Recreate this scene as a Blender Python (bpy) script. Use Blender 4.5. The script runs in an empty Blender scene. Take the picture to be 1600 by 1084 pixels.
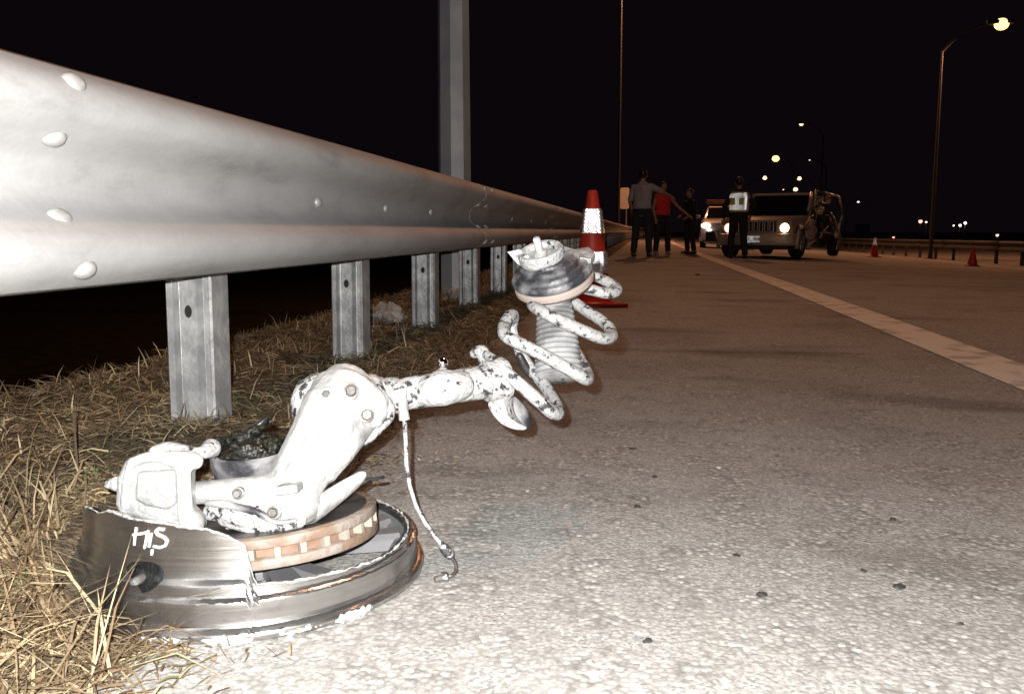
import bpy, bmesh, math, random
import numpy as np
from mathutils import Vector, Matrix, noise as mnoise
random.seed(7); rng = np.random.default_rng(7)
R = math.radians
SC = bpy.context.scene
COL = SC.collection

# ------------------------------------------------------------------ camera
F, CX, CY = 1400.0, 800.0, 542.0            # focal length and centre in photo pixels (1600 x 1084)
VPX, VPY = 1007.0, 361.0                    # where the road runs to
EYE = Vector((0, 0, 0.49))
PITCH = math.atan((CY - VPY) / F)
YAW = math.atan((VPX - CX) / (F / math.cos(PITCH)))
cd = bpy.data.cameras.new('camera'); cam = bpy.data.objects.new('camera', cd); COL.objects.link(cam)
cam.location = EYE
cam.rotation_euler = (math.pi / 2 - PITCH, 0, YAW)
cd.sensor_width = 36; cd.lens = 36 * F / 1600; cd.clip_start = 0.02; cd.clip_end = 3000
SC.camera = cam
CAMR = cam.rotation_euler.to_matrix()

# ------------------------------------------------------------------ night sky
w = bpy.data.worlds.new('World'); SC.world = w; w.use_nodes = True
nt = w.node_tree; bg = nt.nodes['Background']
sky = nt.nodes.new('ShaderNodeTexSky'); sky.sky_type = 'NISHITA'; sky.sun_disc = False
sky.sun_elevation = R(-8); sky.sun_rotation = R(200)
glow = nt.nodes.new('ShaderNodeMixRGB'); glow.blend_type = 'ADD'; glow.inputs[0].default_value = 1; glow.inputs[2].default_value = (.030, .019, .030, 1)   # faint even town glow
nt.links.new(sky.outputs[0], glow.inputs[1]); nt.links.new(glow.outputs[0], bg.inputs[0]); bg.inputs[1].default_value = 0.1

# the camera's own flash, beside and above the lens: the main light of the photograph
fl = bpy.data.lights.new('camera_flash', 'POINT'); flo = bpy.data.objects.new('camera_flash', fl); COL.objects.link(flo)
flo.location = EYE + CAMR @ Vector((-0.030, 0.034, 0.0)); fl.energy = 325; fl.color = (1.0, 0.985, 0.965); fl.shadow_soft_size = 0.006

SODIUM = (1.0, 0.41, 0.19)
SC.view_settings.view_transform = 'Standard'; SC.view_settings.look = 'None'
SC.view_settings.exposure = 0; SC.view_settings.gamma = 1
SC.cycles.use_denoising = True
SC.cycles.max_bounces = 8; SC.cycles.glossy_bounces = 5; SC.cycles.diffuse_bounces = 3

# ------------------------------------------------------------------ pixels and ground
def ray(px, py):
    return CAMR @ Vector(((px - CX) / F, (CY - py) / F, -1.0))
def P(px, py, d):                            # a point at forward distance d
    return EYE + ray(px, py) * d
def smooth(a, b, t):
    t = min(1, max(0, (t - a) / (b - a))); return t * t * (3 - 2 * t)
def crossfall(y):
    return 0.012 + 0.036 * smooth(5, 24, y) + 0.010 * smooth(24, 60, y)
def bend(y):                                 # the road bends right in the distance
    return 0.0012 * max(0, y - 38) ** 2 if y < 200 else 0.0012 * 162 ** 2 + 0.39 * (y - 200)
def road_z(x, y):
    x = x - bend(y)
    return -crossfall(y) * min(max(x, 0), 11.5)
def ground_z(x, y):
    z = road_z(x, y); u = -(x - bend(y))
    z += 0.082 * smooth(0.62, 0.88, u)
    if u > 1.40:
        z -= 0.62 * (min(u, 6.5) - 1.40) * smooth(1.40, 1.8, u) if u < 6.5 else 0.62 * 5.1
    return z
def G(px, py):
    r = ray(px, py); t = 0.5
    z = 0
    for i in range(60):
        t = (z - EYE.z) / r.z
        p = EYE + r * t; z = road_z(p.x, p.y)
    return EYE + r * t
def at_x(px, py, x):
    r = ray(px, py); return EYE + r * (x / r.x)

# ------------------------------------------------------------------ materials
def newmat(name):
    m = bpy.data.materials.new(name); m.use_nodes = True
    return m, m.node_tree.nodes, m.node_tree.links, m.node_tree.nodes['Principled BSDF']
def ramp(N, stops):
    r = N.new('ShaderNodeValToRGB'); e = r.color_ramp.elements
    while len(e) < len(stops): e.new(0.5)
    for k, (p, c) in enumerate(stops):
        e[k].position = p; e[k].color = (*c, 1) if len(c) == 3 else c
    return r
def mat(name, col, rough=0.6, metal=0.0, col2=None, scale=20, lo=0.4, hi=0.6, bump=0, bscale=None, spec=0.5, detail=5, coat=0, rough2=None, coords='Object', nrough=.5):
    m, N, L, b = newmat(name)
    b.inputs['Roughness'].default_value = rough; b.inputs['Metallic'].default_value = metal
    b.inputs['Specular IOR Level'].default_value = spec; b.inputs['Coat Weight'].default_value = coat
    tc = N.new('ShaderNodeTexCoord')
    nz = N.new('ShaderNodeTexNoise'); nz.inputs['Scale'].default_value = scale; nz.inputs['Detail'].default_value = detail; nz.inputs['Roughness'].default_value = nrough
    L.new(tc.outputs[coords], nz.inputs['Vector'])
    c2 = col2 or tuple(c * 0.8 for c in col)
    r = ramp(N, [(lo, col), (hi, c2)]); L.new(nz.outputs['Fac'], r.inputs['Fac']); L.new(r.outputs['Color'], b.inputs['Base Color'])
    if rough2 is not None:
        rr = ramp(N, [(lo, (rough,) * 3), (hi, (rough2,) * 3)]); L.new(nz.outputs['Fac'], rr.inputs['Fac']); L.new(rr.outputs['Color'], b.inputs['Roughness'])
    if bump:
        n2 = N.new('ShaderNodeTexNoise'); n2.inputs['Scale'].default_value = bscale or scale * 3; n2.inputs['Detail'].default_value = 4
        L.new(tc.outputs[coords], n2.inputs['Vector'])
        bp = N.new('ShaderNodeBump'); bp.inputs['Strength'].default_value = bump; bp.inputs['Distance'].default_value = 0.01
        L.new(n2.outputs['Fac'], bp.inputs['Height']); L.new(bp.outputs['Normal'], b.inputs['Normal'])
    return m
def emat(name, col, strength):
    m, N, L, b = newmat(name)
    b.inputs['Base Color'].default_value = (*col, 1); b.inputs['Emission Color'].default_value = (*col, 1); b.inputs['Emission Strength'].default_value = strength
    return m

M = {}
def road_material():
    m, N, L, b = newmat('worn asphalt')
    tc = N.new('ShaderNodeTexCoord'); co = tc.outputs['Object']
    def vor(s, feat='F1'):
        v = N.new('ShaderNodeTexVoronoi'); v.inputs['Scale'].default_value = s; v.feature = feat; L.new(co, v.inputs['Vector']); return v
    def noi(s, d=4, r=.55):
        n = N.new('ShaderNodeTexNoise'); n.inputs['Scale'].default_value = s; n.inputs['Detail'].default_value = d; n.inputs['Roughness'].default_value = r; L.new(co, n.inputs['Vector']); return n
    def mix(kind, fac, a, c):
        x = N.new('ShaderNodeMixRGB'); x.blend_type = kind
        for s, v in (('Fac', fac), ('Color1', a), ('Color2', c)):
            if hasattr(v, 'links'): L.new(v, x.inputs[s])
            elif isinstance(v, tuple): x.inputs[s].default_value = (*v, 1)
            else: x.inputs[s].default_value = v
        return x.outputs['Color']
    v1 = vor(115); v2 = vor(240); big = noi(1.3, 5); mid = noi(9, 4)
    # stones by cell: pale quartz, grey, brownish
    cell = N.new('ShaderNodeSeparateColor'); L.new(v1.outputs['Color'], cell.inputs[0])
    stones = ramp(N, [(0, (.15, .147, .14)), (.35, (.20, .197, .188)), (.65, (.245, .241, .23)), (.9, (.30, .296, .284)), (1, (.42, .415, .40))]); L.new(cell.outputs[0], stones.inputs['Fac'])
    gap = ramp(N, [(.25, (1, 1, 1)), (.62, (.50, .49, .48))]); L.new(v1.outputs['Distance'], gap.inputs['Fac'])
    c = mix('MULTIPLY', .7, stones.outputs['Color'], gap.outputs['Color'])
    cell2 = N.new('ShaderNodeSeparateColor'); L.new(v2.outputs['Color'], cell2.inputs[0])
    fine = ramp(N, [(0, (.125, .123, .118)), (.6, (.20, .197, .188)), (1, (.28, .276, .265))]); L.new(cell2.outputs[1], fine.inputs['Fac'])
    fm = ramp(N, [(.42, (0, 0, 0)), (.6, (1, 1, 1))]); L.new(mid.outputs['Fac'], fm.inputs['Fac'])
    c = mix('MIX', fm.outputs['Color'], c, fine.outputs['Color'])
    st = ramp(N, [(.30, (1.0, .97, .94)), (.48, (1.36, 1.35, 1.33)), (.72, (1.5, 1.49, 1.46))]); L.new(big.outputs['Fac'], st.inputs['Fac'])
    c = mix('MULTIPLY', 1.0, c, st.outputs['Color'])
    # long dark tyre and oil smears across the carriageway
    mp = N.new('ShaderNodeMapping'); mp.inputs['Scale'].default_value = (.9, 2.6, 1); L.new(co, mp.inputs['Vector'])
    sm = N.new('ShaderNodeTexNoise'); sm.inputs['Scale'].default_value = .8; sm.inputs['Detail'].default_value = 3; L.new(mp.outputs['Vector'], sm.inputs['Vector'])
    sr = ramp(N, [(.57, (1, 1, 1)), (.70, (.48, .44, .42))]); L.new(sm.outputs['Fac'], sr.inputs['Fac'])
    c = mix('MULTIPLY', 1.0, c, sr.outputs['Color'])
    L.new(c, b.inputs['Base Color'])
    b.inputs['Roughness'].default_value = .82; b.inputs['Specular IOR Level'].default_value = .35
    h = mix('MIX', .35, gap.outputs['Color'], stones.outputs['Color']); h = mix('MIX', .3, h, mid.outputs['Color'])
    bp = N.new('ShaderNodeBump'); bp.inputs['Strength'].default_value = .55; bp.inputs['Distance'].default_value = .004
    L.new(h, bp.inputs['Height']); L.new(bp.outputs['Normal'], b.inputs['Normal'])
    return m
M['road'] = road_material()
M['soil'] = mat('dry verge soil', (.055, .042, .028), .95, col2=(.15, .12, .08), scale=55, lo=.38, hi=.66, bump=1.0, bscale=140, spec=.15, detail=8)
M['field'] = mat('dark field', (.025, .03, .012), .95, col2=(.05, .04, .02), scale=2, spec=.1)
M['paint'] = mat('worn road paint', (.66, .63, .58), .75, col2=(.20, .17, .15), scale=7, lo=.52, hi=.74, bump=.4, bscale=180, detail=9)
M['white_line'] = M['paint']

def zinc(name, base=.46):
    m, N, L, b = newmat(name)
    tc = N.new('ShaderNodeTexCoord')
    mp = N.new('ShaderNodeMapping'); mp.inputs['Scale'].default_value = (1, .35, 1); L.new(tc.outputs['Object'], mp.inputs['Vector'])
    n1 = N.new('ShaderNodeTexNoise'); n1.inputs['Scale'].default_value = 8; n1.inputs['Detail'].default_value = 10; n1.inputs['Roughness'].default_value = .68; L.new(mp.outputs['Vector'], n1.inputs['Vector'])
    wv = N.new('ShaderNodeTexWave'); wv.wave_type = 'RINGS'; wv.rings_direction = 'X'; wv.inputs['Scale'].default_value = 11; wv.inputs['Distortion'].default_value = 16; wv.inputs['Detail'].default_value = 6; wv.inputs['Detail Scale'].default_value = 2.2
    L.new(tc.outputs['Object'], wv.inputs['Vector'])
    r = ramp(N, [(.28, (base * .66, base * .64, base * .62)), (.45, (base * .95, base * .94, base * .93)), (.72, (base * 1.15, base * 1.14, base * 1.13))]); L.new(n1.outputs['Fac'], r.inputs['Fac'])
    r2 = ramp(N, [(0, (.985, .985, .985)), (.8, (1, 1, 1)), (1, (1.025, 1.025, 1.025))]); L.new(wv.outputs['Fac'], r2.inputs['Fac'])
    mx = N.new('ShaderNodeMixRGB'); mx.blend_type = 'MULTIPLY'; mx.inputs['Fac'].default_value = 1; L.new(r.outputs['Color'], mx.inputs['Color1']); L.new(r2.outputs['Color'], mx.inputs['Color2'])
    L.new(mx.outputs['Color'], b.inputs['Base Color'])
    b.inputs['Metallic'].default_value = .1; b.inputs['Roughness'].default_value = .68
    n3 = N.new('ShaderNodeTexNoise'); n3.inputs['Scale'].default_value = 90; L.new(tc.outputs['Object'], n3.inputs['Vector'])
    bp = N.new('ShaderNodeBump'); bp.inputs['Strength'].default_value = .12; bp.inputs['Distance'].default_value = .004; L.new(n3.outputs['Fac'], bp.inputs['Height']); L.new(bp.outputs['Normal'], b.inputs['Normal'])
    return m
M['zinc'] = zinc('galvanised steel', .34)
M['zinc_post'] = mat('galvanised post', (.28, .28, .28), .45, .45, col2=(.44, .44, .43), scale=16, lo=.4, hi=.62, bump=.25, bscale=50)
M['bolt'] = mat('zinc bolt', (.36, .355, .34), .5, .2, scale=60)
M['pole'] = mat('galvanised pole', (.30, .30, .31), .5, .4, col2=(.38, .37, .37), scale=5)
M['pole_far'] = mat('darkened far pole', (.055, .055, .055), .6, .2)  # pole steel darkened, the dimness of far poles is put into the colour
M['hole'] = mat('painted hole shade', (.012, .012, .012), .9)  # near-black that stands in for shade inside the post
M['white_cast'] = mat('chalky white casting', (.50, .50, .49), .42, .42, col2=(.08, .078, .074), scale=13, lo=.50, hi=.80, bump=.35, bscale=90, detail=9)
def speckle(name, white=(.30, .30, .297), dark=(.022, .022, .024), scale=70, cut=.535, bump=.5):
    m = mat(name, white, .55, 0, col2=dark, scale=scale, lo=cut, hi=cut + .045, bump=bump, bscale=140, detail=9, nrough=.68); return m
M['speckle'] = speckle('white paint flaking off black')
M['speckle_light'] = speckle('white with few dark chips', cut=.57, scale=55)
M['speckle_dark'] = speckle('black with white dust', cut=.49, scale=50)
M['grey_smear'] = mat('grey rubber smeared white', (.022, .022, .026), .45, 0, col2=(.27, .27, .27), scale=11, lo=.43, hi=.60, detail=8, bump=.4, bscale=60)
M['boot'] = mat('dusty bellows rubber', (.12, .12, .12), .6, col2=(.30, .30, .30), scale=20, lo=.4, hi=.6)
M['pinkwhite'] = mat('pinkish plastic ring', (.26, .215, .19), .55, col2=(.28, .10, .065), scale=12, lo=.58, hi=.70)
M['grease'] = mat('wet black grease', (.003, .004, .0025), .10, 0, col2=(.010, .012, .007), scale=30, lo=.5, hi=.7, bump=1.0, bscale=120, spec=.9)
M['cast_grey'] = mat('grey cast alloy', (.27, .27, .265), .42, .35, col2=(.07, .068, .064), scale=16, lo=.50, hi=.82, bump=.35, bscale=80, detail=9, nrough=.6)
M['rubber'] = mat('black rubber', (.02, .02, .02), .5, bump=.2, bscale=60)
def rim_metal(name, base=.52, rough=.19, burnt=True):
    m, N, L, b = newmat(name)
    tc = N.new('ShaderNodeTexCoord'); sp = N.new('ShaderNodeSeparateXYZ'); L.new(tc.outputs['Object'], sp.inputs[0])
    n1 = N.new('ShaderNodeTexNoise'); n1.inputs['Scale'].default_value = 9; n1.inputs['Detail'].default_value = 6; L.new(tc.outputs['Object'], n1.inputs['Vector'])
    r = ramp(N, [(.32, (base * .38, base * .35, base * .33)), (.5, (base * .85, base * .83, base * .81)), (.7, (base, base, base))]); L.new(n1.outputs['Fac'], r.inputs['Fac'])
    mp = N.new('ShaderNodeMapping'); mp.inputs['Scale'].default_value = (2, 2, 220); L.new(tc.outputs['Object'], mp.inputs['Vector'])
    n2 = N.new('ShaderNodeTexNoise'); n2.inputs['Scale'].default_value = 1.5; n2.inputs['Detail'].default_value = 4; L.new(mp.outputs['Vector'], n2.inputs['Vector'])
    r2 = ramp(N, [(.3, (.86, .85, .84)), (.7, (1, 1, 1))]); L.new(n2.outputs['Fac'], r2.inputs['Fac'])
    mx = N.new('ShaderNodeMixRGB'); mx.blend_type = 'MULTIPLY'; mx.inputs['Fac'].default_value = 1; L.new(r.outputs['Color'], mx.inputs['Color1']); L.new(r2.outputs['Color'], mx.inputs['Color2'])
    L.new(mx.outputs['Color'], b.inputs['Base Color'])
    rr = ramp(N, [(.3, (rough * 1.9,) * 3), (.65, (rough,) * 3)]); L.new(n1.outputs['Fac'], rr.inputs['Fac']); L.new(rr.outputs['Color'], b.inputs['Roughness'])
    b.inputs['Metallic'].default_value = .96
    bp = N.new('ShaderNodeBump'); bp.inputs['Strength'].default_value = .18; bp.inputs['Distance'].default_value = .003; L.new(n2.outputs['Fac'], bp.inputs['Height']); L.new(bp.outputs['Normal'], b.inputs['Normal'])
    return m
M['rim'] = rim_metal('scuffed alloy')
M['spoke'] = mat('grey painted alloy', (.17, .17, .175), .4, .3, col2=(.13, .13, .135), scale=12)
M['scrape'] = mat('torn bare edge', (.45, .45, .44), .5, .1, bump=.8, bscale=120)
M['rust'] = mat('rusty disc edge', (.17, .115, .08), .7, .1, col2=(.23, .20, .175), scale=30, lo=.4, hi=.62, bump=.3)
M['rust_vane'] = mat('rusty cooling vane', (.22, .17, .13), .75, 0, col2=(.24, .205, .175), scale=40)
M['disc_face'] = mat('brake disc face', (.10, .09, .085), .4, .5, col2=(.02, .015, .013), scale=14, lo=.4, hi=.6, bump=.2)
M['chrome'] = mat('bright steel stud', (.85, .84, .83), .12, 1.0)
M['steel'] = mat('dull steel', (.20, .20, .19), .4, .6, col2=(.10, .09, .08), scale=40)
M['chalk'] = mat('white paint marker', (.85, .85, .85), .7)
M['pebble'] = mat('pale stone', (.30, .28, .25), .9, col2=(.18, .165, .145), scale=14, bump=.5)
M['debris'] = mat('dark debris', (.03, .028, .026), .7)
M['cone'] = mat('orange red cone plastic', (.62, .045, .020), .45, col2=(.50, .035, .018), scale=12)
M['conebase'] = mat('red rubber foot', (.40, .035, .022), .7, col2=(.28, .03, .02), scale=9)
M['collar'] = mat('white collar', (.8, .8, .8), .5)
def retro():
    m, N, L, b = newmat('retroreflective prisms')
    b.inputs['Base Color'].default_value = (.96, .96, .97, 1); b.inputs['Metallic'].default_value = 1; b.inputs['Roughness'].default_value = .22
    return m
M['retro'] = retro()
M['lens_on'] = emat('sodium lens', (1.0, .60, .20), 3.2)
M['lens_far'] = emat('distant sodium lens', (1.0, .60, .34), 2.6)
M['lens_white'] = emat('distant white lens', (1.0, .92, .78), 6)
M['lens_red'] = emat('distant red lamp', (1.0, .25, .18), 5)
M['lamp_case'] = mat('lamp housing', (.10, .10, .10), .5)

# ------------------------------------------------------------------ mesh helpers
class MB:
    def __init__(s): s.v = []; s.f = []
    def add(s, vs, fs):
        o = len(s.v); s.v += [tuple(v) for v in vs]; s.f += [tuple(i + o for i in f) for f in fs]; return s
    def box(s, c, size, rot=None, bev=0):
        x, y, z = (a / 2 for a in size)
        if bev:
            b = min(bev, x * .9, y * .9, z * .9)
            pts = []; 
            bm = bmesh.new(); bmesh.ops.create_cube(bm, size=1)
            for v in bm.verts: v.co = Vector((v.co.x * size[0], v.co.y * size[1], v.co.z * size[2]))
            bmesh.ops.bevel(bm, geom=bm.edges[:], offset=b, segments=2, affect='EDGES', profile=.6)
            bm.verts.index_update()
            vs = [v.co.copy() for v in bm.verts]; fs = [tuple(v.index for v in f.verts) for f in bm.faces]; bm.free()
        else:
            vs = [Vector((i * x, j * y, k * z)) for i in (-1, 1) for j in (-1, 1) for k in (-1, 1)]
            fs = [(0, 1, 3, 2), (4, 6, 7, 5), (0, 4, 5, 1), (2, 3, 7, 6), (0, 2, 6, 4), (1, 5, 7, 3)]
        if rot is not None: vs = [rot @ v for v in vs]
        c = Vector(c)
        return s.add([v + c for v in vs], fs)
    def tube(s, pts, rad, n=10, cap=True, flat=None, closed=False):
        pts = [Vector(p) for p in pts]; k = len(pts)
        if not hasattr(rad, '__len__'): rad = [rad] * k
        rad = list(rad)
        if cap == 'round' and not closed:
            t0 = (pts[0] - pts[1]).normalized(); t1 = (pts[-1] - pts[-2]).normalized(); a, b = rad[0], rad[-1]
            pts = [pts[0] + t0 * a * .95, pts[0] + t0 * a * .6] + pts + [pts[-1] + t1 * b * .6, pts[-1] + t1 * b * .95]
            rad = [a * .3, a * .8] + rad + [b * .8, b * .3]; k += 4
        vs, fs = [], []; up = None
        for i in range(k):
            if closed: t = pts[(i + 1) % k] - pts[i - 1]
            else: t = pts[min(i + 1, k - 1)] - pts[max(i - 1, 0)]
            if t.length < 1e-9: t = Vector((0, 0, 1))
            t.normalize()
            if up is None:
                up = Vector((0, 0, 1)) if abs(t.z) < .9 else Vector((0, 1, 0))
            up = (up - t * up.dot(t))
            if up.length < 1e-6: up = t.orthogonal()
            up.normalize()
            sd = t.cross(up)
            for j in range(n):
                a = 2 * math.pi * j / n
                vs.append(pts[i] + (up * math.sin(a) + sd * math.cos(a) * (flat or 1)) * rad[i])
        for i in range(k if closed else k - 1):
            for j in range(n):
                i2 = (i + 1) % k
                fs.append((i * n + j, i * n + (j + 1) % n, i2 * n + (j + 1) % n, i2 * n + j))
        if cap and not closed:
            fs.append(tuple(range(n))[::-1]); fs.append(tuple((k - 1) * n + j for j in range(n)))
        return s.add(vs, fs)
    def lathe(s, prof, n=40, mtx=None, closed=False, a0=0, a1=2 * math.pi):   # prof: (r, z)
        vs, fs = [], []; k = len(prof); full = abs(a1 - a0 - 2 * math.pi) < 1e-6
        m = n if full else n + 1
        for j in range(m):
            a = a0 + (a1 - a0) * j / n
            for r, z in prof: vs.append(Vector((r * math.cos(a), r * math.sin(a), z)))
        for j in range(n):
            j2 = (j + 1) % m
            for i in range(k if closed else k - 1):
                i2 = (i + 1) % k
                fs.append((j * k + i, j2 * k + i, j2 * k + i2, j * k + i2))
        if mtx is not None: vs = [mtx @ v for v in vs]
        return s.add(vs, fs)
    def ball(s, c, r, n=12, m=8, jit=0):
        rx, ry, rz = r if hasattr(r, '__len__') else (r, r, r); vs, fs = [], []
        for i in range(m + 1):
            th = math.pi * i / m
            for j in range(n):
                a = 2 * math.pi * j / n; q = 1 + jit * random.uniform(-1, 1)
                vs.append(Vector(c) + Vector((rx * math.sin(th) * math.cos(a), ry * math.sin(th) * math.sin(a), rz * math.cos(th))) * q if 0 < i < m else Vector(c) + Vector((0, 0, rz * math.cos(th))))
        for i in range(m):
            for j in range(n): fs.append((i * n + j, (i + 1) * n + j, (i + 1) * n + (j + 1) % n, i * n + (j + 1) % n))
        return s.add(vs, fs)
    def plate(s, poly, thick, nrm=None):                       # poly: 3D points, extruded along normal
        poly = [Vector(p) for p in poly]; k = len(poly)
        if nrm is None:
            nrm = Vector((0, 0, 0))
            for i in range(k): nrm += (poly[i] - poly[0]).cross(poly[(i + 1) % k] - poly[0])
            nrm.normalize()
        a = [p + nrm * thick / 2 for p in poly]; b = [p - nrm * thick / 2 for p in poly]
        fs = [tuple(range(k)), tuple(range(2 * k - 1, k - 1, -1))] + [(i, k + i, k + (i + 1) % k, (i + 1) % k) for i in range(k)]
        return s.add(a + b, fs)
    def loft(s, secs, cap=True):                               # list of equal-length rings
        k = len(secs[0]); vs = [Vector(p) for r in secs for p in r]; fs = []
        for i in range(len(secs) - 1):
            for j in range(k): fs.append((i * k + j, i * k + (j + 1) % k, (i + 1) * k + (j + 1) % k, (i + 1) * k + j))
        if cap: fs += [tuple(range(k))[::-1], tuple((len(secs) - 1) * k + j for j in range(k))]
        return s.add(vs, fs)
    def move(s, mtx): s.v = [tuple(mtx @ Vector(v)) for v in s.v]; return s
    def build(s, name, m, parent=None, smooth=35, loc=None, world=True):
        me = bpy.data.meshes.new(name); me.from_pydata(s.v, [], s.f); me.update()
        bm = bmesh.new(); bm.from_mesh(me); bmesh.ops.recalc_face_normals(bm, faces=bm.faces); bm.to_mesh(me); bm.free()
        return link(name, me, m, parent, smooth)
def link(name, me, m, parent=None, smooth=35):
    if smooth:
        me.shade_smooth()
        if smooth < 180: me.set_sharp_from_angle(angle=R(smooth))
    o = bpy.data.objects.new(name, me); COL.objects.link(o)
    if m is not None: me.materials.append(M[m] if isinstance(m, str) else m)
    if parent is not None:
        o.parent = parent
    return o
def empty(name, loc=(0, 0, 0), rz=0):
    o = bpy.data.objects.new(name, None); COL.objects.link(o); o.location = loc; o.rotation_euler = (0, 0, rz); o.empty_display_size = .1; return o
def tag(o, label=None, cat=None, group=None, kind=None):
    if label: o['label'] = label
    if cat: o['category'] = cat
    if group: o['group'] = group
    if kind: o['kind'] = kind
    return o
def copy_tree(o, parent=None):
    c = o.copy(); COL.objects.link(c); c.parent = parent
    for ch in list(o.children): copy_tree(ch, c)
    return c
def remesh(o, vox, smooth_it=2):
    r = o.modifiers.new('remesh', 'REMESH'); r.mode = 'VOXEL'; r.voxel_size = vox; r.use_smooth_shade = True
    if smooth_it:
        sm = o.modifiers.new('smooth', 'SMOOTH'); sm.iterations = smooth_it; sm.factor = .5
    return o
def rel(pts, base): return [Vector(p) - Vector(base) for p in pts]

# ------------------------------------------------------------------ the ground
def grid_sheet(name, xs, ys, zf, m, smooth=180):
    X = len(xs); vs = []; fs = []
    for y in ys:
        for x in xs: vs.append((x + bend(y), y, zf(x + bend(y), y)))
    for j in range(len(ys) - 1):
        for i in range(X - 1): fs.append((j * X + i, j * X + i + 1, (j + 1) * X + i + 1, (j + 1) * X + i))
    me = bpy.data.meshes.new(name); me.from_pydata(vs, [], fs); me.update()
    return tag(link(name, me, m, None, smooth), kind='structure')
ysr = list(np.arange(-6, 30, 1.0)) + list(np.arange(30, 90, 4.0)) + list(np.arange(90, 420, 15.0))
grid_sheet('road', [-1.15, -.6, -.2, 0, .4, 1.2, 2, 3, 4.5, 6, 8, 10, 11.5, 14, 20, 26], ysr, road_z, 'road')
me = bpy.data.meshes.new('ground'); me.from_pydata([(-1500, -400, -3.6), (1500, -400, -3.6), (1500, 2500, -3.6), (-1500, 2500, -3.6)], [], [(0, 1, 2, 3)]); me.update()
tag(link('ground', me, 'field', None, 0), kind='structure')
# verge: ragged edge over the asphalt, then a bank falling away into the dark
def edge_u(y): return .60 + .05 * smooth(1.0, 2.2, y) + .06 * mnoise.noise(Vector((y * 1.6, 3.1, 0))) + .035 * mnoise.noise(Vector((y * 6, 8.1, 0)))
def verge_z(u, y):
    n = .022 * mnoise.noise(Vector((u * 5, y * 5, .3))) + .010 * mnoise.noise(Vector((u * 17, y * 17, 4.3)))
    e = edge_u(y)
    return ground_z(-u + bend(y), y) + (n + .004) * smooth(e - .02, e + .16, u) + .003
vys = list(np.arange(-1, 9, .06)) + list(np.arange(9, 24, .4)) + list(np.arange(24, 130, 3.0))
ts = [0, .01, .03, .06, .1, .15, .2, .27, .34, .42, .5, .58, .66, .74, .82, .9, 1.0, 1.1, 1.2, 1.35, 1.6, 2, 2.6, 3.4, 4.4, 5.8]
vs = []; fs = []
for y in vys:
    e = edge_u(y)
    for k, t in enumerate(ts):
        u = e + t; x = -u + bend(y)
        vs.append((x, y, verge_z(u, y) if k else road_z(x, y) - .02))
n = len(ts)
for j in range(len(vys) - 1):
    for i in range(n - 1): fs.append((j * n + i, (j + 1) * n + i, (j + 1) * n + i + 1, j * n + i + 1))
me = bpy.data.meshes.new('verge'); me.from_pydata(vs, [], fs); me.update()
tag(link('verge', me, 'soil', None, 180), kind='structure')

# painted lines
def stripe(name, x0, x1, y0, y1, label):
    ys = list(np.arange(y0, y1, .5)) + [y1]; vs = []; fs = []
    for y in ys:
        j = .006 * mnoise.noise(Vector((y * 3, x0, 0)))
        for x in (x0 + j, x1 + j): vs.append((x + bend(y), y, road_z(x + bend(y), y) + .004))
    for k in range(len(ys) - 1): fs.append((2 * k, 2 * k + 1, 2 * k + 3, 2 * k + 2))
    me = bpy.data.meshes.new(name); me.from_pydata(vs, [], fs); me.update()
    return tag(link(name, me, 'white_line', None, 0), kind='structure')
stripe('edge_line', 1.20, 1.44, -3, 130, '')
da, db = G(1530, 421), G(1445, 415); dc, dd = G(1405, 408.5), G(1330, 402)
LX = (da.x + db.x + dc.x + dd.x) / 4
for y0, y1 in ((da.y, db.y), (dc.y, dd.y), (2 * da.y - dc.y - 1, 2 * da.y - dc.y + 2), (dc.y + 11, dc.y + 15), (dc.y + 22, dc.y + 26)):
    stripe('lane_dash', LX - .07, LX + .07, y0, y1, '')
stripe('far_edge_line', 9.0, 9.2, 2, 120, '')

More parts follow.
